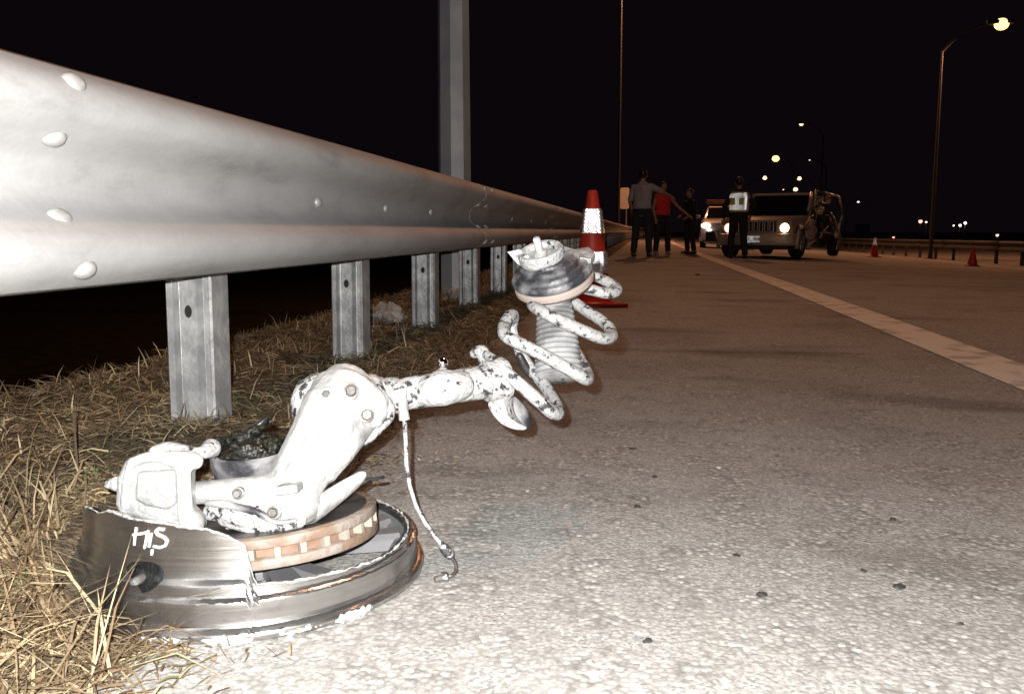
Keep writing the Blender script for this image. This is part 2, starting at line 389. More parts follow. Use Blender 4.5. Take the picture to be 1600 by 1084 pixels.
# ------------------------------------------------------------------ dry grass: nobody could count it
def grass():
    n = 105000
    # distance-weighted positions along the verge
    y = 0.35 + (rng.random(n) ** 1.9) * 15
    e = np.array([edge_u(t) for t in y]); u = e - .06 + rng.random(n) ** .85 * 1.05
    clump = np.array([mnoise.noise(Vector((a * 4.5, b * 4.5, 2))) for a, b in zip(u, y)])
    thin = (rng.random(n) < np.clip((u - e + .10) / .22, .05, 1)) & (rng.random(n) < np.clip(.75 + 1.3 * clump, .22, 1)); y, u, e = y[thin], u[thin], e[thin]
    n2 = 9000                                             # bank edge and slope, thinner and taller
    y2 = .3 + rng.random(n2) ** 1.6 * 14; u2 = 1.4 + rng.random(n2) * 1.6
    tall2 = np.ones(n2)
    n3 = 1500                                             # tuft of long straw beside the wheel
    y3 = rng.normal(.95, .12, n3); u3 = np.maximum(rng.normal(.76, .12, n3), .56)
    n4 = 9000; y4 = .5 + rng.random(n4) ** 1.3 * 3.2; u4 = np.array([edge_u(t) for t in y4]) + rng.normal(.02, .07, n4)
    n5 = 5000; a5 = rng.uniform(1.7, 4.2, n5); r5 = RIMR + np.abs(rng.normal(0, .07, n5)); y5 = WCY + r5 * np.sin(a5); u5 = -(WCX + r5 * np.cos(a5))
    ok = u5 > np.array([edge_u(t) for t in y5]) - .03; y5, u5 = y5[ok], u5[ok]
    y = np.concatenate([y, y2, y4, y5, y3]); u = np.concatenate([u, u2, u4, u5, u3])
    kind = np.concatenate([np.zeros(thin.sum()), np.ones(n2), np.full(n4 + len(y5), 3), np.full(n3, 2)])
    N = len(y)
    z = np.array([verge_z(a, b) for a, b in zip(u, y)]); x = -u
    L = rng.uniform(.02, .085, N) * (1 + .6 * (y / 15)); L[kind == 2] = rng.uniform(.06, .20, n3); L[kind == 3] *= .45; L[kind == 1] *= .8
    ang = rng.uniform(0, 2 * np.pi, N); pitch = np.abs(rng.normal(.08, .22, N))
    up = rng.random(N) < .03; pitch[up] = rng.uniform(.7, 1.4, up.sum()); pitch[kind == 1] = rng.uniform(.2, 1.2, n2); pitch[kind == 2] = rng.uniform(.15, 1.0, n3)
    wd = rng.uniform(.0006, .0018, N) * (1 + y / 9)
    d = np.stack([np.cos(ang) * np.cos(pitch), np.sin(ang) * np.cos(pitch), np.sin(pitch)], 1)
    side = np.stack([-np.sin(ang), np.cos(ang), rng.normal(0, .35, N)], 1); side /= np.linalg.norm(side, axis=1)[:, None]
    base = np.stack([x, y, z + rng.uniform(0, .018, N)], 1)
    bow = rng.normal(0, .22, N)[:, None] * side * L[:, None]; sag = np.zeros((N, 3)); sag[:, 2] = -L * rng.uniform(.05, .35, N)
    m1 = base + d * (L * .5)[:, None] + bow * .5; tip = base + d * L[:, None] + bow * 1.3 + sag
    keep = np.ones(N, bool)
    for q in (base, m1, tip): keep &= np.hypot(q[:, 0] - WCX, q[:, 1] - WCY) > RIMR
    base, m1, tip, side, wd = base[keep], m1[keep], tip[keep], side[keep], wd[keep]; N = len(base)
    floor = np.array([verge_z(a, b) for a, b in zip(-tip[:, 0], tip[:, 1])]); tip[:, 2] = np.maximum(tip[:, 2], floor + .003)
    s = side * wd[:, None]
    V = np.stack([base - s, base + s, m1 + s * .85, m1 - s * .85, tip], 1).reshape(-1, 3)
    i0 = np.arange(N) * 5
    quads = np.stack([i0, i0 + 1, i0 + 2, i0 + 3], 1); tris = np.stack([i0 + 3, i0 + 2, i0 + 4], 1)
    loops = np.concatenate([quads, tris], 1).reshape(-1)
    starts = np.stack([np.arange(N) * 7, np.arange(N) * 7 + 4], 1).reshape(-1); tot = np.tile([4, 3], N)
    me = bpy.data.meshes.new('dry_grass'); me.vertices.add(len(V)); me.vertices.foreach_set('co', V.ravel())
    me.loops.add(len(loops)); me.loops.foreach_set('vertex_index', loops.astype(np.int32))
    me.polygons.add(len(starts)); me.polygons.foreach_set('loop_start', starts.astype(np.int32)); me.polygons.foreach_set('loop_total', tot.astype(np.int32))
    pal = np.array([(.21, .155, .09), (.15, .10, .055), (.27, .21, .125), (.09, .058, .032), (.36, .29, .17), (.09, .105, .04), (.06, .042, .025)])
    patch = np.array([mnoise.noise(Vector((a * 3.2, b * 3.2, 7))) for a, b in base[:, :2]])
    c = pal[rng.choice(7, N, p=[.27, .22, .20, .13, .10, .02, .06])] * rng.uniform(.6, 1.15, (N, 1)) * (1 + .6 * patch[:, None]) 
    col = np.repeat(np.concatenate([c, np.ones((N, 1))], 1), 5, 0)
    a = me.color_attributes.new('tint', 'FLOAT_COLOR', 'POINT'); a.data.foreach_set('color', col.ravel().astype(np.float32))
    me.update(); me.validate()
    m, Nn, Lk, b = newmat('dry grass'); at = Nn.new('ShaderNodeAttribute'); at.attribute_name = 'tint'
    Lk.new(at.outputs['Color'], b.inputs['Base Color']); b.inputs['Roughness'].default_value = .65; b.inputs['Specular IOR Level'].default_value = .3
    tag(link('dry_grass', me, m, None, 0), 'dry straw coloured grass matted over the verge and bank behind the guardrail', 'grass', kind='stuff')
_d = EYE.z / -ray(395, 887).z; _w = EYE + ray(395, 887) * _d; WCX, WCY, RIMR = _w.x, _w.y, 265 / F * _d + .008
grass()

# ------------------------------------------------------------------ guardrail
RAILX, RAILZ = -.843, .563
WP = [(.156, .028), (.151, .037), (.138, .058), (.126, .073), (.113, .081), (.100, .083), (.086, .080), (.074, .070), (.060, .049), (.046, .027), (.034, .011), (.022, .003), (.008, 0)]
WP = WP + [(-z, d) for z, d in reversed(WP)]
def wdepth(z):
    zs = [p[0] for p in WP][::-1]; ds = [p[1] for p in WP][::-1]; return float(np.interp(z, zs, ds))
rail = empty('guardrail', (RAILX, 3, .08)); tag(rail, 'long galvanised steel guardrail with curved beam along the grass verge', 'guardrail')
base = rail.location
def ypix(px, py, x): return at_x(px, py, x).y
YS1 = ypix(78, 216, -.81)                                  # first splice in view
def beam(y0, y1):
    k = max(2, int((y1 - y0) / .5)); vs = []; fs = []; n = len(WP)
    tt = [0, .0008, .004] + [j / k for j in range(1, k)] + [.996, .9992, 1]; k = len(tt) - 1
    for j in range(k + 1):
        t = tt[j]; y = y0 + (y1 - y0) * t; off = .0013 * (1 - t)
        for z, d in WP:
            w_ = .0012 * mnoise.noise(Vector((y * 1.1, z * 7, 2)))
            vs.append(Vector((RAILX + d + off + w_ + bend(y), y, RAILZ + z + ground_off(y))) - base)
    for j in range(k):
        for i in range(n - 1): fs.append((j * n + i, j * n + i + 1, (j + 1) * n + i + 1, (j + 1) * n + i))
    me = bpy.data.meshes.new('beam'); me.from_pydata(vs, [], fs); me.update()
    o = link('beam', me, 'zinc', rail, 180); sd = o.modifiers.new('thick', 'SOLIDIFY'); sd.thickness = .0011; sd.offset = 0
    return o
def ground_off(y): return 0.0
LEN = 3.4
edges = [YS1 + .065 + LEN * k for k in range(-2, 26)]
for a in edges[:-1]: beam(a - .30, a + LEN)
# bolts: a splice has two columns of four, between them one bolt per post
mbolt = MB(); mbolt.lathe([(0.0001, .009), (.006, .0088), (.012, .007), (.016, .0035), (.018, 0), (.018, -.004)], 14)
for i, v in enumerate(mbolt.v): mbolt.v[i] = (v[0] * .85, v[1] * 1.15, v[2])
bo = mbolt.build('bolt', 'bolt', rail, 60); first = [True]
def bolt_at(y, z, s=1):
    d = wdepth(z); sl = (wdepth(z + .006) - wdepth(z - .006)) / .012
    o = bo if first[0] else bo.copy()
    if not first[0]: COL.objects.link(o); o.parent = rail
    first[0] = False
    nrm = Vector((1, 0, -sl)).normalized()
    o.location = Vector((RAILX + d + .0035 + bend(y), y, RAILZ + z)) - base
    q = Vector((0, 0, 1)).rotation_difference(nrm); o.rotation_euler = q.to_euler(); o.scale = (s, s, s)
for a in edges[1:6]:
    for dy in (-.235, -.02):   # two columns
        for z in (.128, .052, -.052, -.128): bolt_at(a + dy - .045, z)
PY = [1.73 + 1.0 * k for k in range(-1, 14)] + [15.73 + 2 * k for k in range(0, 34)]
for px, py in ((500, 312), (605, 318), (675, 325)): bolt_at(at_x(px, py, -.835).y, 0.0, .85)
for y in PY[5:11]: bolt_at(y, 0.0, .85)
# posts: rolled sigma section with a bolt hole below the beam
def post_mesh():
    mb = MB()
    prof = [(-.050, -.075), (-.050, -.004), (-.046, 0), (-.035, 0), (-.030, -.018), (-.025, -.018), (-.018, .0), (.018, .0), (.025, -.018), (.030, -.018), (.035, 0), (.046, 0), (.050, -.004), (.050, -.075)]
    z0, z1, zh = -.4, .60, .243; rh = .0105
    # strips full height except the web, which has a round hole
    for i in range(len(prof) - 1):
        (xa, da), (xb, db) = prof[i], prof[i + 1]
        if i == 6: continue
        mb.add([(da, xa, z0), (db, xb, z0), (db, xb, z1), (da, xa, z1)], [(0, 1, 2, 3)])
    d = 0; hw = .018
    ring = []; sq = []
    for j in range(16):
        a = 2 * math.pi * j / 16; c, s_ = math.cos(a), math.sin(a); q = hw / max(abs(c), abs(s_))
        ring.append((d, rh * c * .8, zh + rh * s_ * 1.25)); sq.append((d, q * c, zh + q * s_))
    mb.add(ring + sq, [(j, (j + 1) % 16, 16 + (j + 1) % 16, 16 + j) for j in range(16)])
    mb.add([(d, -hw, z0), (d, hw, z0), sq[14], sq[10]], [(0, 1, 2, 3)])
    mb.add([sq[6], sq[2], (d, hw, z1), (d, -hw, z1)], [(0, 1, 2, 3)])
    return mb
pm = post_mesh(); PX = -.932
me = bpy.data.meshes.new('post'); bm = bmesh.new()
me.from_pydata(pm.v, [], pm.f); bm.from_mesh(me); bm.to_mesh(me); bm.free()
po = link('post', me, 'zinc_post', rail, 0); sd = po.modifiers.new('thick', 'SOLIDIFY'); sd.thickness = .0025; sd.offset = 0
mb = MB(); mb.box((-.035, .064, .487), (.06, .040, .15), bev=.004); spc = mb.build('spacer', 'zinc_post', po)
mb = MB(); mb.box((-.045, 0, .1), (.004, .096, .95)); inn = mb.build('shade_backing', 'hole', po)  # added black sheet, paints the shade seen through the bolt hole
for i, y in enumerate(PY):
    o, s_ = (po, spc) if i == 0 else (po.copy(), spc.copy())
    if i:
        w_ = inn.copy()
        for q in (o, s_, w_): COL.objects.link(q)
        o.parent = rail; s_.parent = o; w_.parent = o
    o.location = Vector((PX + bend(y), y, .082)) - base
    o.rotation_euler = (R(random.uniform(-.6, .6)), R(random.uniform(-.8, .8)), R(-90 + random.uniform(-2, 2)))

# ------------------------------------------------------------------ street lamps
def street_lamp(name, loc, h, reach, side, label, lit=None, lens='lens_far', lens_r=.16, r0=.09, group='street lamps along the highway', arm_rise=.9, energy=0, tint=SODIUM, soft=.12):
    t = empty(name, loc); tag(t, label, 'street lamp', group)
    mb = MB(); k = 8; pts = [(0, 0, h * i / k - .3 * (i == 0)) for i in range(k + 1)]
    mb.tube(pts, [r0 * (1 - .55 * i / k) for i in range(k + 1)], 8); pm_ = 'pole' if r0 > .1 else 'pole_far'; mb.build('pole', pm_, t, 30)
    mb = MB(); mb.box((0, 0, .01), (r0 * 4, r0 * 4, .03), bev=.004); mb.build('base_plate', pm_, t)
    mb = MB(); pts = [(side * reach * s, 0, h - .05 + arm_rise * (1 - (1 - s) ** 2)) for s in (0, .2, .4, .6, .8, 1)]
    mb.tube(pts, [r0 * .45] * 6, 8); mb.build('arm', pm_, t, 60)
    hx, hz = side * (reach + .3), h - .05 + arm_rise
    mb = MB(); mb.loft([[(hx + side * a, b * ww, hz + c) for b, c in ((-1, 0), (-.9, .09), (-.5, .15), (.5, .15), (.9, .09), (1, 0))] for a, ww in ((-.35, .08), (-.2, .15), (.1, .19), (.4, .17), (.55, .09))])
    mb.build('lamp_head', 'lamp_case', t, 40)
    mb = MB(); mb.ball((hx + side * .15, 0, hz - .005), (lens_r * 1.15, lens_r, lens_r * .95), 14, 8); mb.build('lens', lens, t, 180)
    if energy:
        l = bpy.data.lights.new('sodium_light', 'SPOT'); l.energy = energy; l.color = tint; l.shadow_soft_size = soft; l.spot_size = R(162); l.spot_blend = .35
        o = bpy.data.objects.new('sodium_light', l); COL.objects.link(o); o.parent = t; o.location = (hx + side * .15, 0, hz - .18)
    return t
def on_ground(x, y): return (x, y, ground_z(x, y) if -(x - bend(y)) > .6 else road_z(x, y))
lp = at_x(712, 470, -1.18)
street_lamp('street_lamp', (lp.x, lp.y, .06), 9.0, 2.0, 1, 'thick grey lamp pole rising right behind the guardrail posts', lens='lens_on', r0=.108, energy=1150, tint=(1.0, .50, .28), soft=.40)
p2 = at_x(966, 340, -1.22)
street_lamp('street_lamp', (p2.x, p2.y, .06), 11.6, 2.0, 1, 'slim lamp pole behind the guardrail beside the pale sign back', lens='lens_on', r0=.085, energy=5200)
def lamp_at(px, py, y, armside, reach, label, lens, lens_r, energy=0, hgt=None):
    r = ray(px, py); q = EYE + r * (y / r.y); x0 = q.x - armside * (reach + .45); g = road_z(x0, y)
    h = q.z - g - .85
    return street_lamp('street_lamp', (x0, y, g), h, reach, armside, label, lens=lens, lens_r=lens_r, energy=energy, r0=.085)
lamp_at(1565, 38, 35.5, 1, 1.5, 'tall lamp post behind the median barrier with glowing amber lantern', 'lens_on', .22, 4600)
lamp_at(1212, 248, 106, -1, 1.5, 'brightest glowing amber lantern above the wrecked off-roader', 'lens_on', .36, 1500)
lamp_at(1252, 194, 72, -1, 1.2, 'small dim lantern on a post high over the wrecked off-roader', 'lens_far', .14)
lamp_at(1195, 278, 124, 1, 1.5, 'small lantern glowing just under the brightest lantern, toward the patrol car', 'lens_far', .26)
lamp_at(1249, 279, 126, -1, 1.5, 'upper lantern of the close pair above the off-roader roof', 'lens_far', .26)
lamp_at(1243, 296, 158, -1, 1.5, 'lower lantern of the close pair above the off-roader roof', 'lens_far', .34)
lamp_at(1265, 250, 95, -1, 1.2, 'tiny faint lantern level with the brightest lantern', 'lens_far', .07)
lamp_at(1224, 296, 162, 1, 1.5, 'tiny yellowish lantern just over the off-roader roof', 'lens_far', .12)
lamp_at(1341, 315, 170, 1, 1.5, 'lone pale lantern above the green road sign', 'lens_white', .16)
p4 = G(1290, 388); 
def far_light(px, py, y, lens, r, label, h=None):
    rr = ray(px, py); q = EYE + rr * (y / rr.y); g = -3.6
    t = empty('distant_lamp', (q.x, y, g)); tag(t, label, 'lamp', 'distant lamps beyond the highway')
    mb = MB(); mb.tube([(0, 0, -.2), (0, 0, q.z - g)], [.08, .05], 6); mb.build('pole', 'pole', t)
    mb = MB(); mb.tube([(0, 0, q.z - g - .1), (0, 0, q.z - g + r * .8), (0, 0, q.z - g + r * 1.2)], [.1, r * 1.1, r * .7], 8); mb.build('lamp_housing', 'lamp_case', t)
    mb = MB(); mb.ball((0, -r * .3, q.z - g), r, 10, 6); mb.build('lens', lens, t, 180)
far_light(1438, 346, 190, 'lens_red', .36, 'distant pinkish red light beside the median lamp post')
far_light(1447, 347, 190, 'lens_white', .18, 'tiny pale light touching the distant red light')
far_light(1490, 352.5, 190, 'lens_white', .14, 'dimmest of three tiny lights beyond the median barrier')
far_light(1500, 352, 190, 'lens_white', .24, 'middle of three tiny lights beyond the median barrier')
far_light(1508, 348.5, 190, 'lens_white', .26, 'topmost of three tiny lights beyond the median barrier')
far_light(1558, 367.5, 90, 'lens_far', .13, 'tiny amber light low over the median barrier')
far_light(1396, 371, 90, 'lens_red', .10, 'tiny dull red light low behind the lit cone')

# ------------------------------------------------------------------ median barrier
MX = 11.0; M['median_steel'] = mat('darkened median steel', (.07, .065, .06), .7, .1)  # the unlit look of the rail is put into the steel colour
med = empty('median_barrier', (MX, 30, road_z(MX, 30))); tag(med, 'dark steel median guardrail across the far side of the carriageway', 'guardrail')
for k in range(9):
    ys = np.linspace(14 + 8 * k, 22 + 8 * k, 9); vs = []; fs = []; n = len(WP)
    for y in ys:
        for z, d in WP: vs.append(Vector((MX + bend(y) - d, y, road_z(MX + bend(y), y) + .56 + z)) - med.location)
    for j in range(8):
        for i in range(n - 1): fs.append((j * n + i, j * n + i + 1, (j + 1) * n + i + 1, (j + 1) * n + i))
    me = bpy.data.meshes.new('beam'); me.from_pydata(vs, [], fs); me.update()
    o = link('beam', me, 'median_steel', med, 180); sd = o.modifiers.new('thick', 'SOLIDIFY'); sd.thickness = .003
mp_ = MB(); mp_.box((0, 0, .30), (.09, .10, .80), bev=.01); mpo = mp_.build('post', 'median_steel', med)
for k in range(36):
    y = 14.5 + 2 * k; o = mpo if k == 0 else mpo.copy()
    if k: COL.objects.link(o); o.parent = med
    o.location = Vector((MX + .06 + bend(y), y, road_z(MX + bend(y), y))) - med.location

# ------------------------------------------------------------------ the torn-off wheel with its suspension
WC = EYE + ray(395, 887) * (EYE.z / -ray(395, 887).z)       # wheel centre on the ground
RR = 265 / F * (EYE.z / -ray(395, 887).z)                   # outer radius
asm = empty('broken_wheel_assembly', WC); tag(asm, 'torn-off alloy wheel with white brake and suspension strut lying on the road edge', 'wheel')
def A(px, py, d): return P(px, py, d) - WC                  # pixel and distance -> local point
def pxm(d): return F / d                                    # photo pixels per metre
def hit_cyl(px, py, r, far=False):
    d = ray(px, py); o = EYE - WC; a = d.x ** 2 + d.y ** 2; b = 2 * (o.x * d.x + o.y * d.y); c = o.x ** 2 + o.y ** 2 - r * r
    D = max(b * b - 4 * a * c, 0); t = (-b + (1 if far else -1) * math.sqrt(D)) / (2 * a); p = o + d * t
    return p
# profile of the barrel, outer face down on the asphalt
RP = [(.992, .0), (1.004, .003), (1.006, .008), (1.0, .0125), (.975, .0135), (.962, .016), (.957, .022), (.958, .030), (.962, .040), (.962, .046), (.957, .0485), (.940, .0495), (.931, .052), (.926, .060), (.920, .066), (.898, .072), (.890, .080), (.884, .092), (.880, .110), (.880, .130), (.890, .150), (.900, .170)]
def rprof(z): return RR * float(np.interp(z, [p[1] for p in RP], [p[0] for p in RP]))
# the torn upper edge, as height over angle
edge = []
for px, py in [(152, 803), (166, 799), (185, 806), (215, 814), (250, 818), (290, 825), (325, 829), (350, 838), (372, 848), (383, 856), (389, 872), (391, 890), (389, 905), (400, 914), (440, 912), (480, 906), (520, 897), (560, 886), (590, 876), (612, 864), (628, 850)]:
    r = RR * .9
    for _ in range(6):
        p = hit_cyl(px, py, r); r = rprof(p.z)
    edge.append((math.atan2(p.y, p.x), p.z))
edge.sort()
camang = math.atan2(-WC.y, -WC.x)
ea = np.array([e[0] for e in edge]); ez = np.array([e[1] for e in edge])
def torn(a):
    a = (a + math.pi) % (2 * math.pi) - math.pi
    lo, hi = ea[0], ea[-1]
    if lo <= a <= hi: z = float(np.interp(a, ea, ez))
    else:
        g = (a - hi) % (2 * math.pi); tot = 2 * math.pi - (hi - lo); t = g / tot
        za, zb = ez[-1], ez[0]
        z = za + (.052 - za) * smooth(0, .25, t) if t < .6 else .052 + (zb - .052) * smooth(.72, .98, t)
    return max(.035, z + .0022 * mnoise.noise(Vector((a * 22, 1, 5))) + .0012 * mnoise.noise(Vector((a * 70, 1, 9))))
NA, NP = 300, 64
vs = []; fs = []; rimtop = []
for j in range(NA):
    a = 2 * math.pi * j / NA; zt = torn(a); ring = []
    zs = [zt * (i / (NP - 1)) for i in range(NP)]
    for z in zs:
        dent = .0018 * mnoise.noise(Vector((a * 3, z * 20, 1)))
        ring.append((rprof(z) + dent, z))
    inner = [(rprof(z) - (.010 if z > .02 else .022), z) for z in reversed(zs[1:])]
    rimtop.append((a, rprof(zt), zt))
    prof = ring + inner + [(RR * .90, 0.002)]
    k = len(prof)
    vs += [(r * math.cos(a), r * math.sin(a), z) for r, z in prof]
for j in range(NA):
    j2 = (j + 1) % NA
    for i in range(k):
        i2 = (i + 1) % k; fs.append((j * k + i, j2 * k + i, j2 * k + i2, j * k + i2))
mb = MB(); mb.add(vs, fs); rim = mb.build('rim', 'rim', asm, 32)
# bare torn metal along the edge
mb = MB(); mb.tube([((r - .004) * math.cos(a), (r - .004) * math.sin(a), z + .0002) for a, r, z in rimtop], [.0006 + .0030 * max(0, .20 + mnoise.noise(Vector((a * 9, 0, 0))) + .5 * mnoise.noise(Vector((a * 40, 3, 0)))) for a, r, z in rimtop], 6, closed=True); mb.build('torn_edge', 'scrape', rim, 0)
# white scrapes around the lip
for a0, a1, ww in ((-.62, -.36, .006), (-.30, -.05, .008), (.00, .30, .0045), (.34, .58, .009)):
    a0 += camang + .05; a1 += camang + .05
    kk = 26; pts = []; rad = []
    for i in range(kk + 1):
        t = i / kk; a = a0 + (a1 - a0) * t
        pts.append(((RR + .001) * math.cos(a), (RR + .001) * math.sin(a), .006 + .003 * mnoise.noise(Vector((a * 20, 2, 2))))); rad.append(max(.0008, ww * (math.sin(math.pi * t) ** .5) * (.75 + .7 * mnoise.noise(Vector((a * 45, 0, 3))))))
    mb = MB(); mb.tube(pts, rad, 6, flat=.35); mb.build('lip_scrape', 'scrape', rim, 0)
# spokes and hub inside the rim
mb = MB(); mb.lathe([(.001, .052), (.05, .05), (.078, .044), (.085, .03), (.085, .012), (.001, .010)], 30); mb.build('hub_pad', 'spoke', rim, 40)
mb = MB(); mb.lathe([(RR * .80, .010), (RR * .925, .010), (RR * .925, .034), (RR * .90, .040), (RR * .83, .034), (RR * .80, .022)], 72, closed=True); mb.build('face_ring', 'spoke', rim, 40)
for k in range(5):
    a = camang + .42 + k * 2 * math.pi / 5
    for da in (-.17, .17):
        mb = MB(); secs = []
        for t in np.linspace(0, 1, 7):
            r = .07 + (RR * .86 - .07) * t; aa = a + da * (.35 + .65 * t); hw = .016 + .006 * t; zc = .030 - .004 * math.sin(t * 3.1); th = .012
            c = Vector((math.cos(aa) * r, math.sin(aa) * r, zc)); tg = Vector((-math.sin(aa), math.cos(aa), 0))
            secs.append([c + tg * x * hw + Vector((0, 0, z * th)) for x, z in ((-1, -1), (1, -1), (1, .4), (.65, 1), (-.65, 1), (-1, .4))])
        mb.loft(secs); mb.build('spoke', 'spoke', rim, 40)
# burnt valve hole on the barrel
def on_rim(px, py, lift=0.0):
    r = RR * .9
    for _ in range(8):
        p = hit_cyl(px, py, r); r = rprof(max(0, min(.17, p.z))) + lift
    return p
cx_, cy_ = 224, 899
outl = [(197, 886), (206, 878), (222, 876), (238, 878), (250, 884), (256, 894), (254, 906), (244, 916), (232, 924), (222, 926), (214, 912), (203, 900)]
mb = MB(); inner = [on_rim(cx_ + (x - cx_) * .6, cy_ + (y - cy_) * .6, .0035) for x, y in outl]; outer = [on_rim(x, y, .0012) for x, y in outl]; deep = [on_rim(cx_ + (x - cx_) * .25, cy_ + (y - cy_) * .25, .0015) for x, y in outl]
n = len(outl); mb.add(outer + inner + deep, [(i, (i + 1) % n, n + (i + 1) % n, n + i) for i in range(n)] + [(n + i, n + (i + 1) % n, 2 * n + (i + 1) % n, 2 * n + i) for i in range(n)] + [tuple(2 * n + i for i in range(n))])
vp = mb.build('burnt_valve_patch', mat('charred rubber', (.004, .004, .0045), .75, col2=(.03, .03, .03), scale=60, lo=.5, hi=.8, bump=.6, bscale=150, spec=.15), rim, 60)
c = on_rim(221, 903, .002); nrm = Vector((c.x, c.y, 0)).normalized()
mb = MB(); mb.tube([c - nrm * .004, c + nrm * .012, c + nrm * .016], [.006, .0052, .003], 10); mb.build('valve_stem', 'steel', vp)
# chalk mark on the barrel: strokes S 1 4, written upside down
strokes = [[(213, 824), (211, 836), (210, 851)], [(208, 835), (222, 833), (231, 831)], [(231, 829), (229, 840), (226, 856)], [(236, 833), (234, 845), (233, 854)],
           [(238, 858), (237, 866)], [(256, 827), (247, 826), (243, 830), (246, 835), (256, 839), (261, 845), (258, 852), (250, 855), (240, 853)]]
for st in strokes:
    pts = []
    for i in range(len(st) - 1):
        for t in np.linspace(0, 1, 5)[:-1]: pts.append(on_rim(st[i][0] + (st[i + 1][0] - st[i][0]) * t, st[i][1] + (st[i + 1][1] - st[i][1]) * t, .0006))
    pts.append(on_rim(*st[-1], .0006))
    mb = MB(); mb.tube(pts, .0017, 6, flat=1); mb.build('chalk_mark', 'chalk', rim, 0)

# brake disc: two friction rings with cooling vanes between, tipped up on one side
DC = A(425, 822, 1.285); DR = .150
tilt = Matrix.Rotation(R(5.5), 4, Vector((CAMR @ Vector((0, 0, 1))).normalized()).to_4d().to_3d()) @ Matrix.Rotation(R(-4), 4, 'X')
DM = Matrix.Translation(DC) @ tilt
disc = empty('brake_disc'); disc.parent = asm
for z0, z1 in ((.0065, .020), (-.020, -.0065)):
    mb = MB(); mb.lathe([(.088, z0), (DR - .0012, z0), (DR, z0 + .0015), (DR, z1 - .0015), (DR - .002, z1), (.088, z1)], 90, DM, closed=True); mb.build('friction_ring', 'rust', disc, 40)
mb = MB(); mb.lathe([(.001, .031), (.060, .031), (.066, .028), (.070, .021), (.092, .0206), (DR - .014, .0206), (DR - .013, .0198)], 60, DM); mb.build('disc_face', 'disc_face', disc, 30)
mb = MB(); mb.lathe([(DR - .013, -.0066), (DR - .013, .0066)], 60, DM); mb.build('vane_core', mat('deep rust', (.13, .075, .05), .8, col2=(.17, .105, .07), scale=40), disc, 30)
vm = MB(); vm.box((DR - .0085, 0, 0), (.016, .0085, .0134), bev=.001); vo = None
for k in range(28):
    mtx = DM @ Matrix.Rotation(2 * math.pi * k / 28, 4, 'Z')
    if vo is None: vo = vm.build('vane', 'rust_vane', disc); o = vo
    else: o = vo.copy(); COL.objects.link(o); o.parent = disc
    o.matrix_local = mtx

# knuckle: one casting grown from overlapping tubes
mb = MB()
def pt(px, py, d, r_px): return A(px, py, d), r_px / pxm(d)
def limb(mb, L, flat=None, n=14):
    q = [pt(*l) for l in L]
    # refine with a Catmull-Rom pass
    pts, rad = [], []
    for i in range(len(q) - 1):
        p0 = q[max(i - 1, 0)]; p1 = q[i]; p2 = q[i + 1]; p3 = q[min(i + 2, len(q) - 1)]
        for t in (0, .25, .5, .75):
            f = lambda a, b, c, d_: .5 * ((2 * b) + (c - a) * t + (2 * a - 5 * b + 4 * c - d_) * t * t + (3 * b - a - 3 * c + d_) * t ** 3)
            pts.append(f(p0[0], p1[0], p2[0], p3[0])); rad.append(p1[1] + (p2[1] - p1[1]) * t)
    pts.append(q[-1][0]); rad.append(q[-1][1])
    mb.tube(pts, rad, n, cap='round', flat=flat); return mb
limb(mb, [(300, 770, 1.20, 18), (345, 768, 1.20, 20), (400, 772, 1.20, 30), (448, 768, 1.205, 44), (470, 740, 1.215, 46), (497, 690, 1.24, 48), (522, 645, 1.27, 54), (538, 612, 1.30, 46)])
limb(mb, [(470, 790, 1.20, 34), (440, 795, 1.20, 34), (400, 800, 1.20, 26)])
limb(mb, [(540, 660, 1.275, 46), (560, 625, 1.30, 40), (575, 612, 1.315, 30)])
limb(mb, [(530, 600, 1.30, 30), (525, 590, 1.31, 20)])
limb(mb, [(500, 720, 1.23, 40), (540, 690, 1.25, 26), (578, 640, 1.29, 22), (600, 618, 1.32, 20)])
limb(mb, [(515, 605, 1.29, 28), (508, 640, 1.265, 34)])
limb(mb, [(535, 588, 1.28, 14), (552, 592, 1.275, 13), (572, 602, 1.285, 12)]); limb(mb, [(505, 600, 1.275, 10), (500, 625, 1.26, 11), (498, 650, 1.25, 10)])
limb(mb, [(455, 735, 1.175, 9), (470, 715, 1.185, 9), (490, 680, 1.20, 8), (512, 640, 1.225, 8)]); limb(mb, [(575, 605, 1.275, 12), (590, 622, 1.275, 13), (596, 645, 1.275, 11)])
for q_ in ((545, 610, 1.255, 14), (520, 622, 1.24, 10), (572, 640, 1.26, 15), (590, 660, 1.27, 9), (430, 800, 1.165, 12), (372, 770, 1.172, 9)): mb.ball(A(*q_[:3]), q_[3] / pxm(q_[2]), 12, 8)
kn = mb.build('knuckle', 'white_cast', asm, 180); remesh(kn, .0032, 3)
